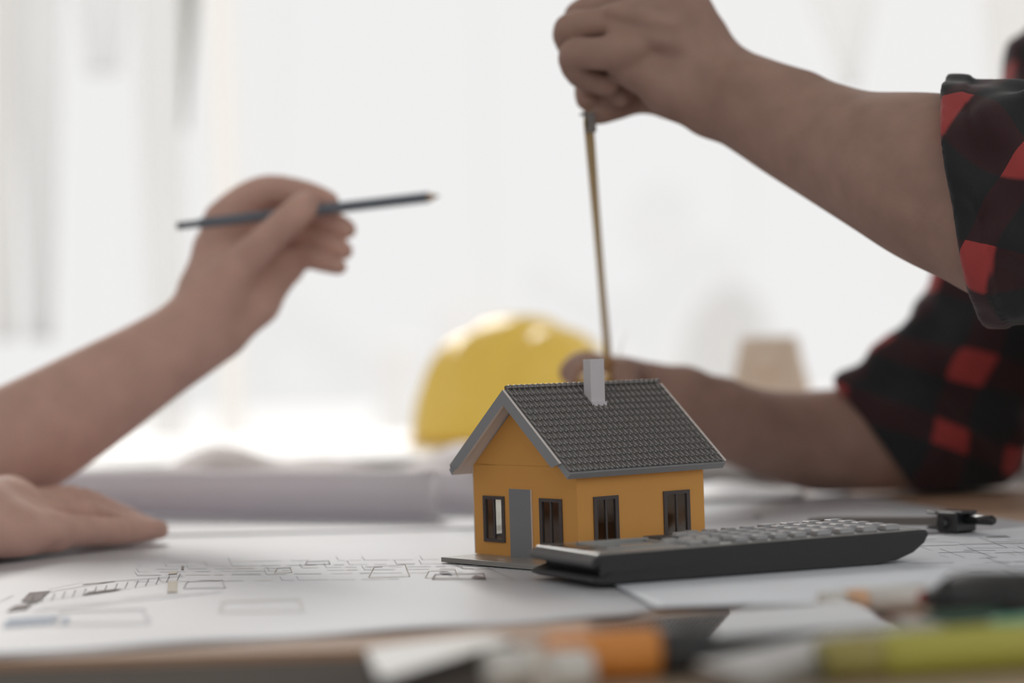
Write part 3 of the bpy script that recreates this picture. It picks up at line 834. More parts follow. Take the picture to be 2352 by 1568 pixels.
# far tree and building blocks outdoors, haze put into their pale colours
def far_block(px0, py0, px1, py1, Y, label):
    a = W(px0, py0, Y); c = W(px1, py1, Y)
    b = bmesh.new(); box(b, a.x, c.x, Y, Y + 1.2, -.05, a.z); prism(b, [(a.x - .05, a.z), (c.x + .05, a.z), ((a.x + c.x) / 2, a.z + (c.x - a.x) * .25)], Y, Y + 1.2, M=Matrix(((1, 0, 0, 0), (0, 0, 1, 0), (0, 1, 0, 0), (0, 0, 0, 1))))
    o = obj('building', b, M['far_block']); tag(o, label, 'building')
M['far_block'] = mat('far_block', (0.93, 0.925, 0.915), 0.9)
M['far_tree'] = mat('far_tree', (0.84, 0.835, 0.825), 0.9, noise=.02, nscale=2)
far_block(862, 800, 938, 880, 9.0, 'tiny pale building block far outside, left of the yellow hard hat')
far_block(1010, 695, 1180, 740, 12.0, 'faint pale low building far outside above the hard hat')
bm = bmesh.new()
tc_ = W(1672, 640, 8.5); zb = -.05; rings = []
hgt = tc_.z - zb
for j in range(30):
    v = j / 29; z = zb + hgt * v
    row = []
    for i in range(36):
        a = i / 36 * 2 * math.pi
        yy = (1 - v)
        r = .055 + .44 * yy ** .8 * 1.0
        if v > .93: r *= math.sqrt(max(.02, (1 - v) / .07))
        r *= 1 + .10 * math.sin(a * 5 + v * 9) + .06 * math.sin(a * 11 - v * 23)
        row.append(bm.verts.new((tc_.x - .34 * yy ** 1.2 * .45 + r * math.cos(a), 8.5 + r * math.sin(a), z)))
    rings.append(row)
for A, B in zip(rings, rings[1:]):
    for k in range(36): bm.faces.new((A[k], A[(k + 1) % 36], B[(k + 1) % 36], B[k]))
bm.faces.new(rings[-1]); bm.faces.new(rings[0][::-1])
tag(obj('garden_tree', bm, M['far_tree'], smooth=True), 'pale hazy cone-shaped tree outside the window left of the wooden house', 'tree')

# ------------------------------------------------------------------ foreground tools (blurred, near the lens)
M['phone_black'] = mat('phone_glass', (0.15, 0.145, 0.145), 0.03, spec=0.12)
M['dark_rim'] = mat('dark_rim', (0.035, 0.034, 0.034), 0.4)
M['orange_plastic'] = mat('orange_plastic', (0.78, 0.30, 0.06), 0.35)
M['black_plastic'] = mat('black_plastic', (0.03, 0.03, 0.032), 0.4)
M['white_plastic_and_reflection'] = mat('white_plastic_and_reflection', (0.75, 0.74, 0.70), 0.3)
M['lime'] = mat('lime_plastic', (0.50, 0.48, 0.09), 0.35)
M['olive'] = mat('olive_plastic', (0.38, 0.33, 0.10), 0.4)
M['teal'] = mat('teal_plastic', (0.18, 0.50, 0.36), 0.35)
M['dkgreen'] = mat('dark_green_plastic', (0.03, 0.075, 0.05), 0.4)
M['red_plastic'] = mat('red_plastic', (0.45, 0.06, 0.06), 0.4)
M['blade_steel'] = mat('blade_steel', (0.42, 0.42, 0.41), 0.38, metal=0.8)
def slab(name, pts, z0, h, mtop, mside, label, cat, partname='screen', group=None):
    P = [T(x, y, z0 + h) for x, y in pts]
    c = sum(P, Vector()) / len(P)
    e = empty(name, (c.x, c.y, TZ + z0)); tag(e, label, cat, group)
    poly = rounded_poly([(p.x - c.x, p.y - c.y) for p in P], [.006] * len(P), 5)
    b = bmesh.new(); prism(b, poly, 0, h - .0004, bev=.0008); obj('body', b, mside, e)
    b = bmesh.new(); prism(b, [(x * .985, y * .985) for x, y in poly], h - .0005, h); obj(partname, b, mtop, e)
    return e
slab('tablet', [(1345, 1424), (1425, 1478), (2090, 1432), (1960, 1378)], .0024, .0085, M['phone_black'], M['dark_rim'],
     'glossy grey tablet in front of the calculator mirroring the model roof', 'tablet')
slab('smartphone', [(838, 1490), (872, 1560), (1185, 1468), (1120, 1452)], .0008, .0080, M['white_plastic_and_reflection'], M['dark_rim'],  # white top colour stands in for the window reflected in dark glass
     'phone with black edge, window reflection painted white on top, lying across the near table edge', 'phone')
def rod(name, ends, rads, mats, label, cat, z=None, parts=None, group=None, n=20):
    """lying round tool: photo points of its axis ends, list of (t0,t1,r0,r1,material,part name)"""
    (x0, y0), (x1, y1) = ends; zz = z if z is not None else max(max(p[2], p[3]) for p in parts)
    A = T(x0, y0, zz); B = T(x1, y1, zz)
    e = empty(name, (A.x, A.y, TZ)); tag(e, label, cat, group)
    A0 = Vector((0, 0, zz)); D = Vector((B.x - A.x, B.y - A.y, 0))
    for t0, t1, r0, r1, m, pn in parts:
        b = bmesh.new()
        k = .04 * (t1 - t0)
        tube(b, [A0 + D * t0, A0 + D * (t0 + k), A0 + D * (t0 + t1) / 2, A0 + D * (t1 - k), A0 + D * t1], [r0 * .8, r0, (r0 + r1) / 2, r1, r1 * .8], n=n)
        obj(pn, b, m, e)
    return e
# orange knife with a black end, two white caps
rod('utility_knife', ((1250, 1508), (1640, 1492)), None, None, 'orange utility knife with black end among the foreground tools', 'knife',
    parts=[(0, .68, .0095, .0100, M['orange_plastic'], 'handle'), (.68, 1.0, .0098, .0085, M['black_plastic'], 'end_cap')])
rod('plastic_cap', ((1115, 1538), (1225, 1531)), None, None, 'white plastic cap at the left end of the foreground tools', 'cap', parts=[(0, 1, .0075, .0080, M['white_plastic_and_reflection'], 'cap_body')], group='white caps beside the orange knife')
rod('plastic_cap', ((1258, 1542), (1352, 1534)), None, None, 'white plastic cap lying against the orange utility knife', 'cap', parts=[(0, 1, .0080, .0078, M['white_plastic_and_reflection'], 'cap_body')], group='white caps beside the orange knife')
def flat(name, pts, z0, h, m, label, cat):
    P = [T(x, y, z0 + h) for x, y in pts]; c = sum(P, Vector()) / len(P)
    b = bmesh.new(); prism(b, [(p.x - c.x, p.y - c.y) for p in P], 0, h, bev=.0006)
    return tag(obj(name, b, m, loc=(c.x, c.y, TZ + z0)), label, cat)
flat('putty_blade', [(1600, 1520), (1735, 1548), (2170, 1432), (2080, 1410)], .0002, .0100, M['blade_steel'], 'dull steel scraper blade pointing away to the right in the foreground', 'scraper')
rod('marker', ((1880, 1512), (2420, 1478)), None, None, 'yellow-green marker pen lying in the right foreground', 'marker',
    parts=[(0, .25, .0080, .0085, M['olive'], 'cap'), (.25, 1, .0088, .0090, M['lime'], 'barrel')])
rod('marker', ((2285, 1462), (2480, 1440)), None, None, 'teal marker pen cut by the right photo edge', 'marker', parts=[(0, 1, .0075, .0080, M['teal'], 'barrel')])
rod('marker', ((2120, 1436), (2300, 1424)), None, None, 'dark green marker cap behind the yellow-green marker', 'marker', parts=[(0, 1, .0060, .0065, M['dkgreen'], 'barrel')])
rod('pliers', ((2112, 1372), (2480, 1384)), None, None, 'black handled tool with a small red tip at the right edge', 'pliers',
    parts=[(.0, .045, .003, .0035, M['red_plastic'], 'tip'), (.045, .22, .004, .011, M['black_plastic'], 'neck'), (.22, 1, .0125, .0135, M['black_plastic'], 'handle')])
rod('glue_stick', ((1885, 1386), (2125, 1368)), None, None, 'cream glue stick with an orange band behind the scraper blade', 'glue stick',
    parts=[(0, .22, .0055, .0058, M['white_plastic_and_reflection'], 'cap'), (.22, .42, .0058, .0058, mat('pale_orange', (.80, .50, .30), .4), 'band'), (.42, 1, .0060, .0060, M['white_plastic_and_reflection'], 'barrel')])
# ------------------------------------------------------------------ bodies: signed distance fields turned into one smooth skin
def J(px, py, Y, r=None):
    p = W(px, py, Y)
    return (p.x, p.y, p.z)
class Field:
    def __init__(self, lo, hi, h):
        self.h = h; self.lo = np.array(lo, np.float32)
        self.n = np.ceil((np.array(hi) - self.lo) / h).astype(int) + 1
        self.D = np.full(self.n, 0.08, np.float32)
    def sub(self, lo, hi):
        a = np.clip(np.floor((np.array(lo) - self.lo) / self.h).astype(int), 0, self.n - 1)
        b_ = np.clip(np.ceil((np.array(hi) - self.lo) / self.h).astype(int) + 1, 1, self.n)
        sl = tuple(slice(i, j) for i, j in zip(a, b_))
        ax = [self.lo[k] + np.arange(a[k], b_[k]) * self.h for k in range(3)]
        X, Y, Z = np.meshgrid(*ax, indexing='ij', sparse=True)
        return sl, X.astype(np.float32), Y.astype(np.float32), Z.astype(np.float32)
    def new(self): 
        f = Field.__new__(Field); f.h, f.lo, f.n = self.h, self.lo, self.n; f.D = np.full(self.n, 0.08, np.float32); return f
    @staticmethod
    def smin(a, b_, k):
        if k <= 0: return np.minimum(a, b_)
        q = np.maximum(k - np.abs(a - b_), 0) / k
        return np.minimum(a, b_) - q * q * k * .25
    def cone(self, p, q, rp, rq, k=.004, flat=None):
        p = np.array(p, np.float32); q = np.array(q, np.float32)
        m = max(rp, rq) + k + .014
        sl, X, Y, Z = self.sub(np.minimum(p, q) - m, np.maximum(p, q) + m)
        if any(s.stop <= s.start for s in sl): return
        d = q - p; L2 = float(d @ d) + 1e-12
        t = np.clip(((X - p[0]) * d[0] + (Y - p[1]) * d[1] + (Z - p[2]) * d[2]) / L2, 0, 1)
        ex, ey, ez = X - p[0] - t * d[0], Y - p[1] - t * d[1], Z - p[2] - t * d[2]
        if flat is not None:          # flatten the section along a direction (direction, factor)
            fd, ff = flat; fd = np.array(fd, np.float32); fd = fd / np.linalg.norm(fd)
            e = ex * fd[0] + ey * fd[1] + ez * fd[2]
            s_ = (1 / ff - 1) * e
            ex, ey, ez = ex + s_ * fd[0], ey + s_ * fd[1], ez + s_ * fd[2]
        dist = np.sqrt(ex * ex + ey * ey + ez * ez) - (rp + (rq - rp) * t)
        self.D[sl] = self.smin(self.D[sl], dist, k)
    @staticmethod
    def spline(pts, n=5):
        P = np.array([p[:4] for p in pts], float); out = []
        for i in range(len(P) - 1):
            a, b_, c, d = P[max(i - 1, 0)], P[i], P[i + 1], P[min(i + 2, len(P) - 1)]
            for j in range(n):
                t = j / n
                out.append(.5 * (2 * b_ + (c - a) * t + (2 * a - 5 * b_ + 4 * c - d) * t * t + (3 * b_ - a - 3 * c + d) * t ** 3))
        out.append(P[-1]); return [tuple(q) for q in out]
    def floor(self, z):          # flesh or cloth flattened where it rests on the table
        Zg = (self.lo[2] + np.arange(self.n[2]) * self.h)[None, None, :]
        self.D = np.maximum(self.D, (z - Zg).astype(np.float32))
    def chain(self, pts, k=.004, kin=.006, flat=None, fine=False):
        if fine: pts = self.spline(pts)
        f = self.new() if k != kin else self
        for a, c in zip(pts, pts[1:]):
            f.cone(a[:3], c[:3], a[3], c[3], kin, flat)
        if f is not self: self.D = self.smin(self.D, f.D, k)
    def ball(self, c, r, k=.006, scale=(1, 1, 1), rot=None):
        c = np.array(c, np.float32); m = r * max(scale) + k + .01
        sl, X, Y, Z = self.sub(c - m, c + m)
        x, y, z = X - c[0], Y - c[1], Z - c[2]
        if rot is not None:
            Rm = np.array(rot, np.float32)
            x, y, z = (Rm[0, 0] * x + Rm[0, 1] * y + Rm[0, 2] * z, Rm[1, 0] * x + Rm[1, 1] * y + Rm[1, 2] * z, Rm[2, 0] * x + Rm[2, 1] * y + Rm[2, 2] * z)
        s = np.array(scale)
        q = np.sqrt((x / s[0]) ** 2 + (y / s[1]) ** 2 + (z / s[2]) ** 2)
        dist = (q - r) * min(scale)
        self.D[sl] = self.smin(self.D[sl], dist, k)
    def mesh(self):
        D = self.D; h = self.h
        inside = D < 0
        c = inside[:-1, :-1, :-1].astype(np.int8)
        cnt = np.zeros(c.shape, np.int8)
        for i in (0, 1):
            for j in (0, 1):
                for k in (0, 1):
                    cnt += inside[i:D.shape[0] - 1 + i, j:D.shape[1] - 1 + j, k:D.shape[2] - 1 + k]
        act = np.argwhere((cnt > 0) & (cnt < 8))
        idx = np.full(c.shape, -1, np.int64); idx[tuple(act.T)] = np.arange(len(act))
        P = np.zeros((len(act), 3)); N = np.zeros(len(act))
        cor = [(i, j, k) for i in (0, 1) for j in (0, 1) for k in (0, 1)]
        vals = {q: D[act[:, 0] + q[0], act[:, 1] + q[1], act[:, 2] + q[2]] for q in cor}
        for a in cor:
            for axn in range(3):
                if a[axn] == 0:
                    b_ = list(a); b_[axn] = 1; b_ = tuple(b_)
                    va, vb = vals[a], vals[b_]
                    m = (va < 0) != (vb < 0)
                    t = np.where(m, va / np.where(m, va - vb, 1), 0)
                    pt = np.array(a, float)[None, :].repeat(len(act), 0); pt[:, axn] = t
                    P[m] += pt[m]; N[m] += 1
        P = (P / N[:, None] + act) * h + self.lo
        F = []
        for axn in range(3):
            u, v = [(1, 2), (2, 0), (0, 1)][axn]
            s0 = [slice(None)] * 3; s1 = [slice(None)] * 3
            s0[axn] = slice(0, -1); s1[axn] = slice(1, None)
            A, B = inside[tuple(s0)], inside[tuple(s1)]
            E_ = np.argwhere(A != B)
            ok = (E_[:, u] > 0) & (E_[:, v] > 0) & (E_[:, u] < D.shape[u] - 1) & (E_[:, v] < D.shape[v] - 1)
            E_ = E_[ok]
            q = []
            for du, dv in ((1, 1), (0, 1), (0, 0), (1, 0)):
                e = E_.copy(); e[:, u] -= du; e[:, v] -= dv
                q.append(idx[tuple(e.T)])
            q = np.stack(q, 1)
            fl = A[tuple(E_.T)]
            q[~fl] = q[~fl][:, ::-1]
            F.append(q)
        F = np.concatenate(F); F = F[(F >= 0).all(1)]
        return P, F
def field_obj(name, meshes, m, parent=None, weave=None, origin=None, smooth_it=2):
    V = []; F = []; off = 0
    for P, q in meshes:
        V.append(P); F.append(q + off); off += len(P)
    V = np.concatenate(V); F = np.concatenate(F)
    me = bpy.data.meshes.new(name)
    org = np.array(parent.matrix_basis.translation if parent is not None else (0, 0, 0))
    me.vertices.add(len(V)); me.vertices.foreach_set('co', (V - org).astype(np.float32).ravel())
    me.loops.add(len(F) * 4); me.loops.foreach_set('vertex_index', F.astype(np.int32).ravel())
    me.polygons.add(len(F)); me.polygons.foreach_set('loop_start', np.arange(0, len(F) * 4, 4, dtype=np.int32))
    me.update(calc_edges=True); me.validate()
    me.polygons.foreach_set('use_smooth', [True] * len(me.polygons))
    me.materials.append(m)
    if weave is not None:
        at = me.attributes.new('weave', 'FLOAT_VECTOR', 'POINT')
        at.data.foreach_set('vector', weave(V).astype(np.float32).ravel())
    o = bpy.data.objects.new(name, me); link(o, parent)
    if smooth_it:
        md = o.modifiers.new('soften', 'SMOOTH'); md.iterations = smooth_it; md.factor = .5
    return o
def jj(px, py, Y, r): return (*J(px, py, Y), r)

# --- person at the right: raised left arm (near), resting right arm (far), plaid shirt
pr = empty('person', (.42, 1.85, 0))
tag(pr, 'person in a red and black plaid shirt stretching a tape measure over the model house', 'person')
A1 = [jj(1655, 208, 1.655, .0285), jj(1735, 245, 1.635, .0305), jj(1838, 297, 1.615, .0345), jj(1967, 355, 1.58, .0395), jj(2093, 394, 1.545, .0480), jj(2194, 429, 1.525, .0530), jj(2345, 500, 1.50, .0520)]
S1 = (.60, 1.66, TZ + .34, .060)
f = Field((.015, 1.42, TZ + .09), (.52, 1.79, TZ + .425), .0015)
f.chain(A1, k=.0, kin=.006, fine=True)
f.cone(A1[-1][:3], S1[:3], .050, .060, .015)
f.chain([jj(1640, 150, 1.655, .012), jj(1730, 190, 1.63, .010), jj(1840, 215, 1.61, .012)], k=.012, kin=.006)       # wrist bone and tendon on the top
f.ball(J(1716, 195, 1.618), .012, k=.014)
hand = f.new()
# palm
hand.chain([jj(1650, 205, 1.655, .0275), jj(1580, 160, 1.655, .0270), jj(1530, 90, 1.655, .0235), jj(1470, 62, 1.640, .0155)], kin=.012, k=.0)
hand.chain([jj(1600, 90, 1.665, .020), jj(1545, 20, 1.670, .018), jj(1500, -30, 1.690, .0125)], kin=.010, k=.010)
hand.chain([jj(1620, 130, 1.66, .0215), jj(1560, 30, 1.655, .020), jj(1475, 20, 1.655, .015)], kin=.010, k=.010)
hand.chain([jj(1620, 245, 1.645, .0185), jj(1545, 210, 1.640, .0165), jj(1455, 155, 1.638, .0125), jj(1415, 130, 1.636, .0115)], kin=.010, k=.010)   # hypothenar edge
hand.chain([jj(1600, 235, 1.672, .0175), jj(1540, 225, 1.685, .0145)], kin=.01, k=.008)
fin = f.new()
def finger(F, pts, k=.0015): F.chain(F.spline(pts, 3), kin=.003, k=k)
finger(fin, [jj(1455, 35, 1.640, .0118), jj(1380, 52, 1.640, .0098), jj(1308, 68, 1.643, .0102), jj(1322, 118, 1.655, .0085), jj(1385, 160, 1.655, .0075)])      # ring
finger(fin, [jj(1445, 112, 1.628, .0125), jj(1380, 124, 1.626, .0105), jj(1318, 124, 1.632, .0094), jj(1330, 172, 1.642, .0078), jj(1398, 198, 1.650, .0070)])   # little
finger(fin, [jj(1470, 0, 1.660, .0125), jj(1395, 18, 1.662, .0100), jj(1330, 38, 1.667, .0098), jj(1340, 110, 1.672, .0082), jj(1400, 190, 1.666, .0074), jj(1425, 222, 1.664, .0070)])     # middle
finger(fin, [jj(1490, -30, 1.685, .0125), jj(1395, 10, 1.692, .0110), jj(1340, 80, 1.694, .0105), jj(1348, 170, 1.684, .0088), jj(1348, 228, 1.668, .0078)])    # index
finger(fin, [jj(1560, 226, 1.685, .0135), jj(1470, 224, 1.692, .0105), jj(1415, 240, 1.684, .0100), jj(1372, 256, 1.673, .0088)])
hand.chain([jj(1430, 190, 1.675, .011), jj(1380, 210, 1.68, .010), jj(1365, 235, 1.678, .009)], kin=.01, k=.002)                              # thumb
for a, c in (((1540, 60), (1400, 25)), ((1560, 105), (1410, 75))):
    hand.chain([jj(*a, 1.629, .004), jj((a[0] + c[0]) / 2, (a[1] + c[1]) / 2, 1.626, .004), jj(*c, 1.630, .004)], kin=.004, k=.008)
hand.D = Field.smin(hand.D, fin.D, .0045)
f.D = Field.smin(f.D, hand.D, .010)
meshes = [f.mesh()]
# far arm resting on the table, hand holding the tape case
A2 = [jj(1660, 958, 1.93, .0275), jj(1740, 990, 1.955, .0310), jj(1850, 1010, 1.985, .0370), jj(1960, 1015, 2.00, .0405), jj(2100, 1030, 2.01, .0415), jj(2190, 1035, 2.02, .0420)]
S2 = (.49, 2.02, TZ + .33, .058)
f = Field((.03, 1.83, TZ - .005), (.56, 2.14, TZ + .39), .0019)
f.chain(A2, k=.0, kin=.008, fine=True)
f.cone(A2[-1][:3], S2[:3], .045, .058, .02)
f.chain([jj(1640, 935, 1.925, .024), jj(1565, 915, 1.915, .024), jj(1490, 895, 1.905, .019), jj(1440, 880, 1.900, .014)], kin=.012, k=.012)
f.chain([jj(1620, 960, 1.915, .020), jj(1530, 960, 1.895, .018), jj(1450, 950, 1.890, .013)], kin=.012, k=.012)
fin = f.new()
finger(fin, [jj(1500, 880, 1.905, .013), jj(1430, 848, 1.905, .0098), jj(1340, 850, 1.915, .0088), jj(1325, 900, 1.905, .0080)])
finger(fin, [jj(1460, 870, 1.880, .012), jj(1436, 850, 1.865, .0094), jj(1440, 890, 1.850, .0085), jj(1445, 925, 1.86, .008)])
finger(fin, [jj(1480, 915, 1.880, .012), jj(1400, 905, 1.862, .0092), jj(1355, 930, 1.875, .0082)])
finger(fin, [jj(1470, 955, 1.880, .011), jj(1400, 955, 1.865, .0084), jj(1360, 975, 1.878, .0075)])
finger(fin, [jj(1530, 890, 1.93, .015), jj(1420, 860, 1.945, .0115), jj(1345, 838, 1.935, .0110), jj(1312, 856, 1.925, .0098)])   # thumb lying over the case
f.D = Field.smin(f.D, fin.D, .004)
f.floor(TZ + .0042)
meshes.append(f.mesh())
# trunk, neck and head (outside the picture, the shirt covers it)
f = Field((.28, 1.45, TZ - .62), (.98, 2.2, TZ + .75), .006)
f.chain([(.60, 1.66, TZ + .34, .062), (.60, 1.84, TZ + .36, .085), (.50, 2.02, TZ + .33, .060)], kin=.03, k=.0)
f.chain([(.61, 1.74, TZ + .26, .10), (.71, 1.76, TZ + .0, .11), (.75, 1.78, TZ - .24, .115), (.75, 1.78, TZ - .27, .118)], kin=.03, k=.03)
f.chain([(.60, 1.94, TZ + .26, .10), (.71, 1.92, TZ + .0, .11), (.75, 1.90, TZ - .24, .115), (.75, 1.90, TZ - .27, .118)], kin=.03, k=.03)
f.chain([(.57, 1.83, TZ + .38, .058), (.505, 1.80, TZ + .46, .056)], kin=.01, k=.02)
hx, hy, hz = .470, 1.775, TZ + .52
f.ball((hx, hy, hz), 1.0, k=.02, scale=(.095, .075, .105))
f.ball((hx - .035, hy, hz - .055), 1.0, k=.02, scale=(.055, .052, .055))
f.chain([(hx - .095, hy, hz + .012, .010), (hx - .107, hy, hz - .018, .012)], kin=.004, k=.008)
f.chain([(hx - .088, hy - .018, hz - .052, .008), (hx - .092, hy + .018, hz - .052, .008)], kin=.004, k=.004)
for s in (-1, 1):
    f.ball((hx + .01, hy + s * .078, hz - .01), 1.0, k=.006, scale=(.018, .008, .030))
meshes.append(f.mesh())
body = field_obj('body', meshes, M['skin_right'], pr)
f = Field((.33, 1.66, TZ + .36), (.60, 1.90, TZ + .66), .005)
f.ball((hx + .012, hy, hz + .022), 1.0, k=.0, scale=(.098, .084, .102))
cut = np.array(f.lo)
X = (f.lo[0] + np.arange(f.n[0]) * f.h)[:, None, None]; Zg = (f.lo[2] + np.arange(f.n[2]) * f.h)[None, None, :]
f.D = np.maximum(f.D, (-(X - (hx - .052)) - (Zg - hz) * .7 * 0 - np.maximum(Zg - (hz + .055), 0) * 2.0).astype(np.float32))
f.ball((hx - .058, hy, hz - .094), 1.0, k=.01, scale=(.040, .044, .032))
field_obj('hair', [f.mesh()], M['hair'], pr)
b = bmesh.new()
for s in (-1, 1):
    bmesh.ops.create_uvsphere(b, u_segments=14, v_segments=10, radius=.0095, matrix=Matrix.Translation((hx - .0885 - pr.location.x, hy + s * .030 - pr.location.y, hz + .006 - pr.location.z)))
obj('eyes', b, mat('eye_dark', (.06, .04, .03), .2), pr, smooth=True)

def folds(P, amp, fr, seed=0):
    x, y, z = P
    return (amp * (np.sin(x * fr + 2.1 * np.sin(z * fr * .5 + seed)) * .6 + np.sin(z * fr * 1.3 + y * fr * .7 + 2.5 * np.sin(x * fr * .45 + seed * 2)) * .7
            + .5 * np.sin((x + z) * fr * 2.3 + np.sin(y * fr) * 2))).astype(np.float32)
def sleeve(lo, hi, h, chains, cuts, extra=None, fold=(.003, 60, 0), k=.02):
    f = Field(lo, hi, h)
    for c in chains: f.chain(c, kin=k, k=0)
    if extra: extra(f)
    X, Y, Z = [(f.lo[a] + np.arange(f.n[a]) * f.h) for a in range(3)]
    G = np.meshgrid(X, Y, Z, indexing='ij', sparse=True)
    near = np.abs(f.D) < .02
    f.D = f.D + folds(G, *fold)
    for p, n in cuts:                         # keep the half space behind the plane
        n = np.array(n, float); n /= np.linalg.norm(n)
        pl = (G[0] - p[0]) * n[0] + (G[1] - p[1]) * n[1] + (G[2] - p[2]) * n[2]
        f.D = np.maximum(f.D, pl.astype(np.float32))
    return f
# near sleeve: bunched below the elbow, rolled cuff
d1 = Vector(A1[6][:3]) - Vector(A1[4][:3]); d1.normalize()
cp_ = Vector(J(2212, 445, 1.525)); cn = Vector((-.94, .30, -.13)).normalized()
SV1 = [jj(2093, 394, 1.545, .0570), jj(2194, 429, 1.525, .0635), jj(2290, 470, 1.512, .0645), jj(2380, 505, 1.50, .0660)]
def cuffx(f):
    # thick rolled band just behind the cut
    u = Vector(cn).orthogonal().normalized(); w = Vector(cn).cross(u)
    c = cp_ - Vector(cn) * .009 + Vector((0, 0, -.001)); pts = []
    for i in range(25):
        a = i / 24 * 2 * math.pi
        q = c + (u * math.cos(a) + w * math.sin(a)) * .0620
        pts.append((q.x, q.y, q.z, .0048 + .0012 * math.sin(a * 3)))
    f.chain(pts, kin=.004, k=.006)
    for line, rr in ((((2205, 330, 1.472), (2270, 310, 1.462), (2370, 250, 1.465)), .0100), (((2200, 420, 1.462), (2260, 440, 1.452), (2370, 400, 1.450)), .0110),
                     (((2215, 500, 1.465), (2290, 560, 1.452), (2380, 600, 1.455)), .0115), (((2240, 560, 1.470), (2270, 640, 1.470), (2330, 700, 1.475)), .0115),
                     (((2225, 265, 1.485), (2290, 240, 1.50), (2380, 246, 1.50)), .0085), (((2262, 672, 1.495), (2300, 706, 1.490), (2375, 712, 1.485)), .0100)):
        f.chain([(*J(*q), rr) for q in line], kin=.006, k=.010)
f1 = sleeve((.25, 1.40, TZ + .10), (.72, 1.78, TZ + .47), .0021, [SV1, [SV1[-1], (.60, 1.66, TZ + .34, .086)]], [(tuple(cp_), tuple(cn))], cuffx, (.0038, 50, 1.3))
ax1 = np.array(d1)
def weave_for(p0, ax, rdir=(0, 0, 1)):
    p0 = np.array(p0); ax = np.array(ax) / np.linalg.norm(ax); r1 = np.array(rdir, float); r1 -= ax * (r1 @ ax); r1 /= np.linalg.norm(r1); r2 = np.cross(ax, r1)
    def fn(V):
        q = V - p0
        t = q @ ax; a = q @ r1; b_ = q @ r2
        ang = np.arctan2(b_, a); rr = .052
        wob = .0035 * np.sin(t * 60 + ang * 2)
        return np.stack([t + wob + .015, ang * rr + wob + .019, 0 * t], 1)
    return fn
_g = [(f1.lo[a] + np.arange(f1.n[a]) * f1.h) for a in range(3)]
_G = np.meshgrid(*_g, indexing='ij', sparse=True)
_pl = (_G[0] - cp_[0]) * cn[0] + (_G[1] - cp_[1]) * cn[1] + (_G[2] - cp_[2]) * cn[2]
_sh = f1.D - .0022
f1.D = np.where((_pl > -.017) & (_pl < -.0012), _sh, f1.D).astype(np.float32)
sh1 = field_obj('sleeve', [f1.mesh()], M['plaid'], pr, weave=weave_for(tuple(cp_), d1, (-.3, .35, 1)))
# far sleeve and shirt body
SV2 = [jj(2010, 1000, 2.00, .050), jj(2110, 1020, 2.005, .053), jj(2190, 1020, 2.02, .0545)]
d2 = Vector(SV2[-1][:3]) - Vector(SV2[0][:3]); d2.normalize()
c2 = Vector(J(1985, 985, 2.0)); n2 = Vector((-.82, 0, -.57)).normalized()
S2b = [(*J(2190, 1000, 2.02), .058), (*J(2280, 760, 2.02), .058), (*J(2370, 430, 2.02), .062), (.49, 2.02, TZ + .33, .075)]
def cuff2(f):
    for q in ((2085, 800, 2.00, .016), (2075, 850, 1.99, .014), (2010, 870, 1.99, .016), (1965, 905, 1.98, .012)):
        f.ball(J(*q[:3]), q[3], k=.02)
    f.chain([jj(1950, 880, 1.985, .010), jj(2020, 850, 1.99, .014), jj(2100, 840, 1.99, .018)], kin=.01, k=.02)
f2 = sleeve((.24, 1.90, TZ - .006), (.62, 2.16, TZ + .46), .0030, [SV2, S2b], [(tuple(c2), tuple(n2))], cuff2, (.0036, 55, .4), k=.03)
f2.floor(TZ + .0040)
sh2 = field_obj('sleeve', [f2.mesh()], M['plaid'], pr, weave=weave_for(J(2190, 1000, 2.02), Vector(S2b[2][:3]) - Vector(S2b[0][:3]), (0, -1, .2)))
TR = [[(.60, 1.66, TZ + .345, .088), (.60, 1.84, TZ + .355, .108), (.51, 2.02, TZ + .335, .084)],
      [(.61, 1.73, TZ + .26, .115), (.71, 1.76, TZ + .0, .125), (.75, 1.78, TZ - .20, .13), (.75, 1.78, TZ - .25, .13)],
      [(.60, 1.94, TZ + .26, .115), (.71, 1.92, TZ + .0, .125), (.75, 1.90, TZ - .20, .13), (.75, 1.90, TZ - .25, .13)]]
f3 = sleeve((.38, 1.50, TZ - .55), (.92, 2.2, TZ + .50), .0065, TR, [((.57, 1.83, TZ + .435), (-.5, 0, 1))], None, (.004, 40, 2), k=.04)
field_obj('shirt', [f3.mesh()], M['plaid'], pr, weave=lambda V: np.stack([V[:, 1], V[:, 2], 0 * V[:, 0]], 1))
M['trousers'] = mat('trousers', (.05, .055, .07), .85)
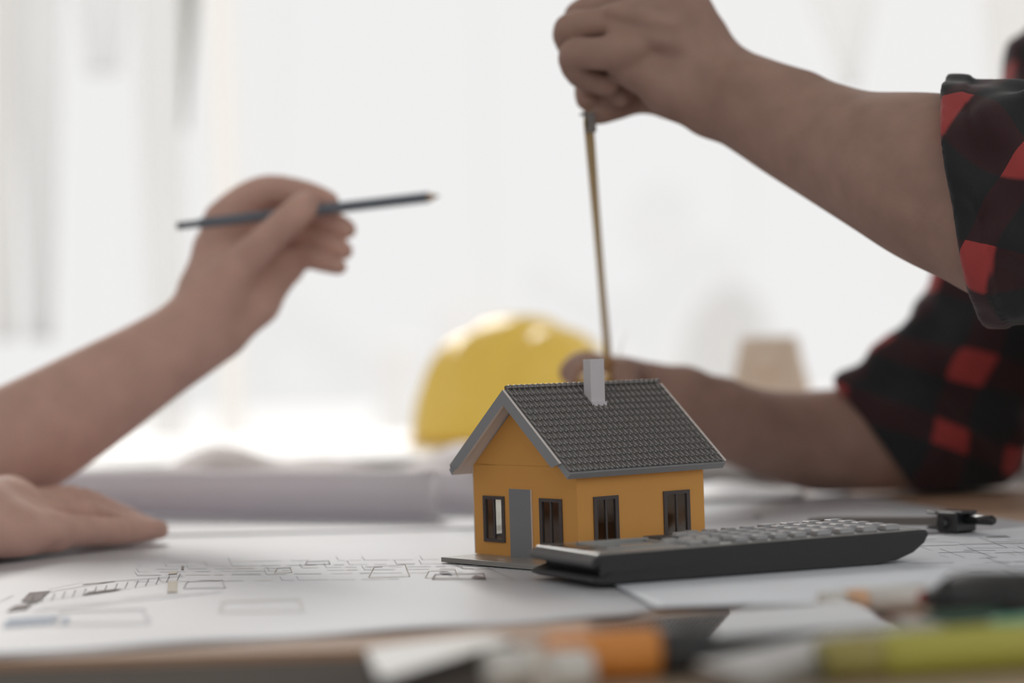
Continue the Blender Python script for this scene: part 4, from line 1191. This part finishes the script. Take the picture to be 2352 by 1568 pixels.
def lower_body(person, cx, cy, sg, label):
    """legs in trousers, shoes and the stool; sg = +1 when the knees point to +x"""
    lo = (min(cx, cx + sg * .42) - .18, cy - .30, .02); hi = (max(cx, cx + sg * .42) + .18, cy + .30, TZ - .20)
    f = Field(lo, hi, .009)
    for dy in (-.10, .10):
        f.chain([(cx, cy + dy * .7, TZ - .30, .118), (cx + sg * .02, cy + dy, TZ - .33, .095), (cx + sg * .36, cy + dy * 1.1, TZ - .30, .066), (cx + sg * .34, cy + dy * 1.1, .09, .045)], kin=.03, k=.02)
    field_obj('trousers', [f.mesh()], M['trousers'], person)
    for dy in (-.11, .11):
        f = Field((min(cx + sg * .26, cx + sg * .56) - .06, cy + dy - .07, 0.001), (max(cx + sg * .26, cx + sg * .56) + .06, cy + dy + .07, .12), .006)
        f.chain([(cx + sg * .31, cy + dy, .052, .044), (cx + sg * .40, cy + dy, .044, .038), (cx + sg * .50, cy + dy, .038, .034)], kin=.02, k=.01)
        field_obj('shoe', [f.mesh()], M['hair'], person)
    zt = TZ - .30 - .125
    st = empty('stool', (cx, cy, 0)); tag(st, label, 'stool')
    b = bmesh.new(); lathe(b, [(.01, zt - .032), (.15, zt - .032), (.165, zt - .018), (.155, zt - .004), (.01, zt)], 28); obj('seat', b, M['dark_wood'], st)
    for k in range(4):
        a = k * math.pi / 2 + .7
        b = bmesh.new(); tube(b, [(.17 * math.cos(a), .17 * math.sin(a), 0), (.11 * math.cos(a), .11 * math.sin(a), zt - .03)], [.012, .014], n=10); obj('leg', b, M['dark_wood'], st)
lower_body(pr, .76, 1.84, -1, 'dark round stool under the person in the plaid shirt')

# --- person at the left: left hand holds the pencil, right hand flat on the sheets
pl = empty('person', (-.75, 1.66, 0))
tag(pl, 'person at the left holding a pencil, other hand flat on the plan', 'person')
FA = [jj(455, 765, 1.845, .0265), jj(385, 808, 1.84, .0285), jj(232, 903, 1.825, .0350), jj(50, 1010, 1.80, .0405), jj(-150, 1105, 1.775, .0430), jj(-300, 1165, 1.76, .0410)]
f = Field((-.62, 1.68, TZ - .008), (-.105, 1.955, TZ + .29), .0016)
f.chain(FA, k=.0, kin=.008, fine=True)
hand = f.new()
hand.chain([jj(462, 745, 1.845, .0260), jj(500, 690, 1.850, .0260), jj(535, 625, 1.862, .0230), jj(545, 565, 1.872, .0150)], kin=.012, k=0)
hand.chain([jj(470, 660, 1.855, .0190), jj(492, 570, 1.865, .0140), jj(508, 508, 1.874, .0125)], kin=.010, k=.010)
hand.chain([jj(520, 760, 1.850, .0185), jj(590, 690, 1.858, .0165), jj(618, 655, 1.865, .0120)], kin=.012, k=.010)
hand.chain([jj(480, 710, 1.835, .0180), jj(535, 625, 1.828, .0145)], kin=.010, k=.010)          # ball of the thumb
fin = f.new()
finger(fin, [jj(512, 505, 1.874, .0145), jj(565, 460, 1.872, .0130), jj(622, 436, 1.868, .0112), jj(700, 443, 1.858, .0090), jj(757, 462, 1.850, .0072)])
finger(fin, [jj(550, 540, 1.880, .0135), jj(630, 478, 1.888, .0115), jj(700, 478, 1.880, .0104), jj(750, 502, 1.864, .0090), jj(797, 527, 1.852, .0072)])
finger(fin, [jj(590, 600, 1.878, .0120), jj(655, 545, 1.888, .0104), jj(708, 545, 1.878, .0090), jj(750, 558, 1.862, .0084), jj(790, 576, 1.850, .0070)])
finger(fin, [jj(615, 650, 1.866, .0130), jj(662, 605, 1.874, .0108), jj(705, 592, 1.866, .0082), jj(742, 602, 1.850, .0070), jj(780, 613, 1.838, .0056)])
hand.chain([jj(600, 660, 1.866, .016), jj(660, 620, 1.874, .012)], kin=.01, k=.010)
finger(fin, [jj(500, 665, 1.838, .0160), jj(560, 600, 1.828, .0132), jj(635, 530, 1.817, .0112), jj(678, 492, 1.814, .0108), jj(702, 470, 1.816, .0092)])
hand.D = Field.smin(hand.D, fin.D, .0050)
f.D = Field.smin(f.D, hand.D, .012)
f.floor(TZ + .0034)
lm = [f.mesh()]
def JT(px, py, Y, r):                         # never lets the flat hand sink into the table
    x, y, z = J(px, py, Y); return (x, y, max(z, TZ + .0030 + r), r)
f = Field((-.66, 1.44, TZ - .012), (-.20, 1.86, TZ + .12), .0016)
f.chain([JT(-320, 1200, 1.50, .034), JT(-180, 1195, 1.545, .0265), JT(-110, 1190, 1.575, .0240)], kin=.012, k=0)
pal = f.new()
pal.chain([JT(-110, 1195, 1.575, .0230), JT(-20, 1200, 1.600, .0200), JT(95, 1212, 1.632, .0150)], kin=.012, k=0)
pal.chain([JT(-80, 1175, 1.590, .0210), JT(10, 1175, 1.635, .0185), JT(110, 1182, 1.670, .0145)], kin=.012, k=.010)
pal.chain([JT(-60, 1235, 1.560, .0170), JT(30, 1240, 1.590, .0160), JT(120, 1235, 1.615, .0125)], kin=.012, k=.010)
pal.chain([JT(-60, 1165, 1.61, .0200), JT(20, 1160, 1.665, .0180), JT(85, 1168, 1.70, .0140)], kin=.012, k=.010)
for a, c, Y0, Y1 in (((-30, 1170), (140, 1205), 1.598, 1.618), ((-30, 1150), (150, 1175), 1.625, 1.655), ((-40, 1205), (130, 1225), 1.575, 1.603)):
    pal.chain([jj(*a, Y0, .0040), jj((a[0] + c[0]) / 2, (a[1] + c[1]) / 2 - 4, (Y0 + Y1) / 2, .0040), jj(*c, Y1, .0045)], kin=.004, k=.007)
fin = f.new()
finger(fin, [JT(120, 1222, 1.620, .0125), JT(190, 1218, 1.640, .0100), JT(265, 1226, 1.665, .0092), JT(325, 1236, 1.690, .0080), JT(366, 1242, 1.705, .0068)])
finger(fin, [JT(125, 1192, 1.655, .0130), JT(205, 1185, 1.680, .0108), JT(272, 1204, 1.715, .0092), JT(335, 1226, 1.745, .0074)])
finger(fin, [JT(110, 1172, 1.690, .0130), JT(190, 1158, 1.720, .0110), JT(255, 1180, 1.760, .0094), JT(310, 1204, 1.790, .0076)])
finger(fin, [JT(80, 1165, 1.720, .0130), JT(160, 1150, 1.760, .0108), JT(215, 1168, 1.795, .0092), JT(262, 1188, 1.825, .0076)])
finger(fin, [JT(-60, 1175, 1.63, .015), JT(-20, 1170, 1.69, .013), JT(30, 1180, 1.73, .010)])
pal.D = Field.smin(pal.D, fin.D, .006)
f.D = Field.smin(f.D, pal.D, .010)
f.floor(TZ + .0034)
lm.append(f.mesh())
# trunk and head, outside the picture
f = Field((-1.16, 1.22, TZ - .55), (-.50, 2.08, TZ + .75), .006)
SR = (-.82, 1.42, TZ + .33); SLh = (-.80, 1.86, TZ + .34)
f.chain([(*SR, .062), (-.84, 1.64, TZ + .36, .085), (*SLh, .062)], kin=.03, k=0)
f.chain([(-.84, 1.54, TZ + .26, .10), (-.92, 1.56, TZ, .11), (-.95, 1.58, TZ - .24, .115), (-.95, 1.58, TZ - .27, .118)], kin=.03, k=.03)
f.chain([(-.84, 1.74, TZ + .26, .10), (-.92, 1.72, TZ, .11), (-.95, 1.70, TZ - .24, .115), (-.95, 1.70, TZ - .27, .118)], kin=.03, k=.03)
er = Vector(JT(-460, 1200, 1.46, .036)[:3]); el = Vector(FA[-1][:3])
f.chain([(*SR, .058), (er.x - .02, er.y, er.z + .01, .045)], kin=.01, k=.02)
f.chain([(er.x - .02, er.y, er.z + .01, .043), (*JT(-320, 1200, 1.50, .034)[:3], .034)], kin=.01, k=.01)
f.chain([(*SLh, .058), (el.x, el.y, max(el.z, TZ + .05), .046)], kin=.01, k=.02)
f.chain([(-.80, 1.64, TZ + .39, .058), (-.76, 1.64, TZ + .47, .056)], kin=.01, k=.02)
gx, gy, gz = -.735, 1.64, TZ + .55
f.ball((gx, gy, gz), 1.0, k=.02, scale=(.095, .075, .105))
f.ball((gx + .035, gy, gz - .055), 1.0, k=.02, scale=(.055, .050, .055))
f.chain([(gx + .092, gy, gz + .012, .010), (gx + .106, gy, gz - .018, .011)], kin=.004, k=.008)
f.chain([(gx + .088, gy - .018, gz - .052, .008), (gx + .088, gy + .018, gz - .052, .008)], kin=.004, k=.004)
for s in (-1, 1): f.ball((gx - .01, gy + s * .078, gz - .01), 1.0, k=.006, scale=(.018, .008, .030))
lm.append(f.mesh())
field_obj('body', lm, M['skin_left'], pl)
f = Field((-.90, 1.50, TZ + .36), (-.60, 1.78, TZ + .70), .005)
f.ball((gx - .012, gy, gz + .022), 1.0, k=.0, scale=(.098, .084, .102))
X = (f.lo[0] + np.arange(f.n[0]) * f.h)[:, None, None]; Zg = (f.lo[2] + np.arange(f.n[2]) * f.h)[None, None, :]
f.D = np.maximum(f.D, ((X - (gx + .045)) - np.maximum(Zg - (gz + .055), 0) * 2.0).astype(np.float32))
field_obj('hair', [f.mesh()], M['hair'], pl)
b = bmesh.new()
for s in (-1, 1):
    bmesh.ops.create_uvsphere(b, u_segments=14, v_segments=10, radius=.0095, matrix=Matrix.Translation((gx + .0865 - pl.location.x, gy + s * .030 - pl.location.y, gz + .006 - pl.location.z)))
obj('eyes', b, mat('eye_brown', (.06, .04, .03), .2), pl, smooth=True)
TL = [[(*SR, .086), (-.84, 1.64, TZ + .355, .108), (*SLh, .086)],
      [(-.84, 1.54, TZ + .26, .115), (-.92, 1.56, TZ, .125), (-.95, 1.58, TZ - .25, .13)], [(-.84, 1.74, TZ + .26, .115), (-.92, 1.72, TZ, .125), (-.95, 1.70, TZ - .25, .13)],
      [(*SR, .076), (er.x - .02, er.y, er.z + .014, .058)], [(*SLh, .070), (el.x - .02, el.y, max(el.z, TZ + .05) + .02, .056)]]
f3 = sleeve((-1.18, 1.20, TZ - .55), (-.42, 2.1, TZ + .50), .0065, TL, [((-.82, 1.64, TZ + .435), (.5, 0, 1))], None, (.004, 40, 2), k=.04)
Zg = (f3.lo[2] + np.arange(f3.n[2]) * f3.h)[None, None, :]; Xg = (f3.lo[0] + np.arange(f3.n[0]) * f3.h)[:, None, None]
tabl = np.maximum((TZ + .004 - Zg), -(Xg * -1 - 1.12) * 0 - 1).astype(np.float32)
f3.D = np.where((Xg > -.86) & (Zg < TZ + .004) & (Zg > TZ - .06), np.maximum(f3.D, .003), f3.D).astype(np.float32)
field_obj('shirt', [f3.mesh()], M['shirt_grey'], pl)

lower_body(pl, -.96, 1.64, 1, 'dark round stool under the person holding the pencil')
# nails
def nail(parent, p, toward, up, w, l):
    p = Vector(p); z = Vector(up).normalized(); y = Vector(toward); y = (y - z * y.dot(z)).normalized(); x = y.cross(z)
    bm = bmesh.new(); G = []
    for j in range(7):
        v = j / 6 * 2 - 1; row = []
        for i in range(9):
            u = i / 8 * 2 - 1
            ww = w * math.sqrt(max(0.02, 1 - (max(0, abs(v) - .45) / .56) ** 2))
            row.append(bm.verts.new(p - parent.location + x * u * ww + y * v * l + z * (-(u * ww) ** 2 / (2 * w) * .9 - (v * l) ** 2 * 12)))
        G.append(row)
    for A, B in zip(G, G[1:]):
        for k in range(8): bm.faces.new((A[k], A[k + 1], B[k + 1], B[k]))
    o = obj('fingernail', bm, M['nail'], parent, smooth=True); md = o.modifiers.new('thick', 'SOLIDIFY'); md.thickness = .0006
tipd = Vector(J(702, 470, 1.816)) - Vector(J(650, 518, 1.817))
nail(pl, J(699, 468, 1.8065), tipd, (0.15, -1, .30), .0058, .0072)

# ------------------------------------------------------------------ pencil in the left person's hand
M['pencil_blue'] = mat('pencil_blue', (0.16, 0.19, 0.23), 0.35, spec=0.6)
M['pencil_wood'] = mat('pencil_wood', (0.60, 0.42, 0.28), 0.7)
M['lead'] = mat('lead', (0.07, 0.07, 0.08), 0.4)
P0 = Vector(J(408, 519, 1.834)); P1 = Vector(J(1010, 450, 1.846))
pe = empty('pencil', P0); tag(pe, 'slate blue pencil held in the raised left hand, tip pointing right', 'pencil')
D = P1 - P0
b = bmesh.new(); tube(b, [D * 0, D * .085, D * .086, D * .955], [.0028, .0031, .0042, .0042], n=6)
for fc in b.faces: fc.smooth = False
obj('barrel', b, M['pencil_blue'], pe)
b = bmesh.new(); tube(b, [D * .953, D * .985], [.0041, .0015], n=16); obj('tip', b, M['pencil_wood'], pe)
b = bmesh.new(); tube(b, [D * .984, D * 1.0], [.00145, .0003], n=12); obj('lead_point', b, M['lead'], pe)
b = bmesh.new(); tube(b, [D * -.004, D * .018], [.0026, .0030], n=16); obj('end_cap', b, M['lead'], pe)

# ------------------------------------------------------------------ tape measure between the two hands
M['tape_yellow'] = mat('tape_yellow', (0.88, 0.68, 0.34), 0.4, spec=0.5)
M['case_yellow'] = mat('case_amber', (0.55, 0.33, 0.08), 0.45)
Q0 = Vector(J(1350, 268, 1.658)); Q1 = Vector(J(1399, 862, 1.885))
tm = empty('tape_measure', Q1); tag(tm, 'tape measure with a yellow blade stretched up between two hands above the roof', 'tape measure')
bm = bmesh.new(); G = []; NT = 40
ax = (Q0 - Q1).normalized()
for j in range(NT + 1):
    v = j / NT; c = (Q0 - Q1) * v + Vector((0, 0, 0))
    tw = RAD(72 + 4 * math.sin(v * 4))
    sd = Vector((math.cos(tw), math.sin(tw), 0)); sd = (sd - ax * sd.dot(ax)).normalized(); nn = ax.cross(sd)
    G.append([bm.verts.new(c + sd * (s * .0068) + nn * (.0022 * (1 - s * s))) for s in (-1, -.66, -.33, 0, .33, .66, 1)])
for A, B in zip(G, G[1:]):
    for k in range(6): bm.faces.new((A[k], A[k + 1], B[k + 1], B[k]))
o = obj('blade', bm, M['tape_yellow'], tm, smooth=True); md = o.modifiers.new('thick', 'SOLIDIFY'); md.thickness = .0009
b = bmesh.new(); hk = Q0 - Q1
box(b, -.0016, .0042, -.004, .004, -.011, .003, bev=.0006); box(b, -.0042, -.0002, -.0045, .0045, .001, .0030, bev=.0004)
obj('hook', b, M['steel'], tm, loc=hk, rot=(0, RAD(-4), RAD(20)))
b = bmesh.new()
prism(b, rounded_poly([(-.030, -.058), (.030, -.058), (.030, -.006), (.004, .002), (-.020, .002), (-.030, -.010)], [.008, .008, .010, .003, .012, .006], 6), -.014, .014,
      M=Matrix.Rotation(RAD(62), 4, 'Z') @ Matrix(((1, 0, 0, -.004), (0, 0, 1, 0), (0, 1, 0, 0), (0, 0, 0, 1))), bev=.002)
obj('case', b, M['case_yellow'], tm)
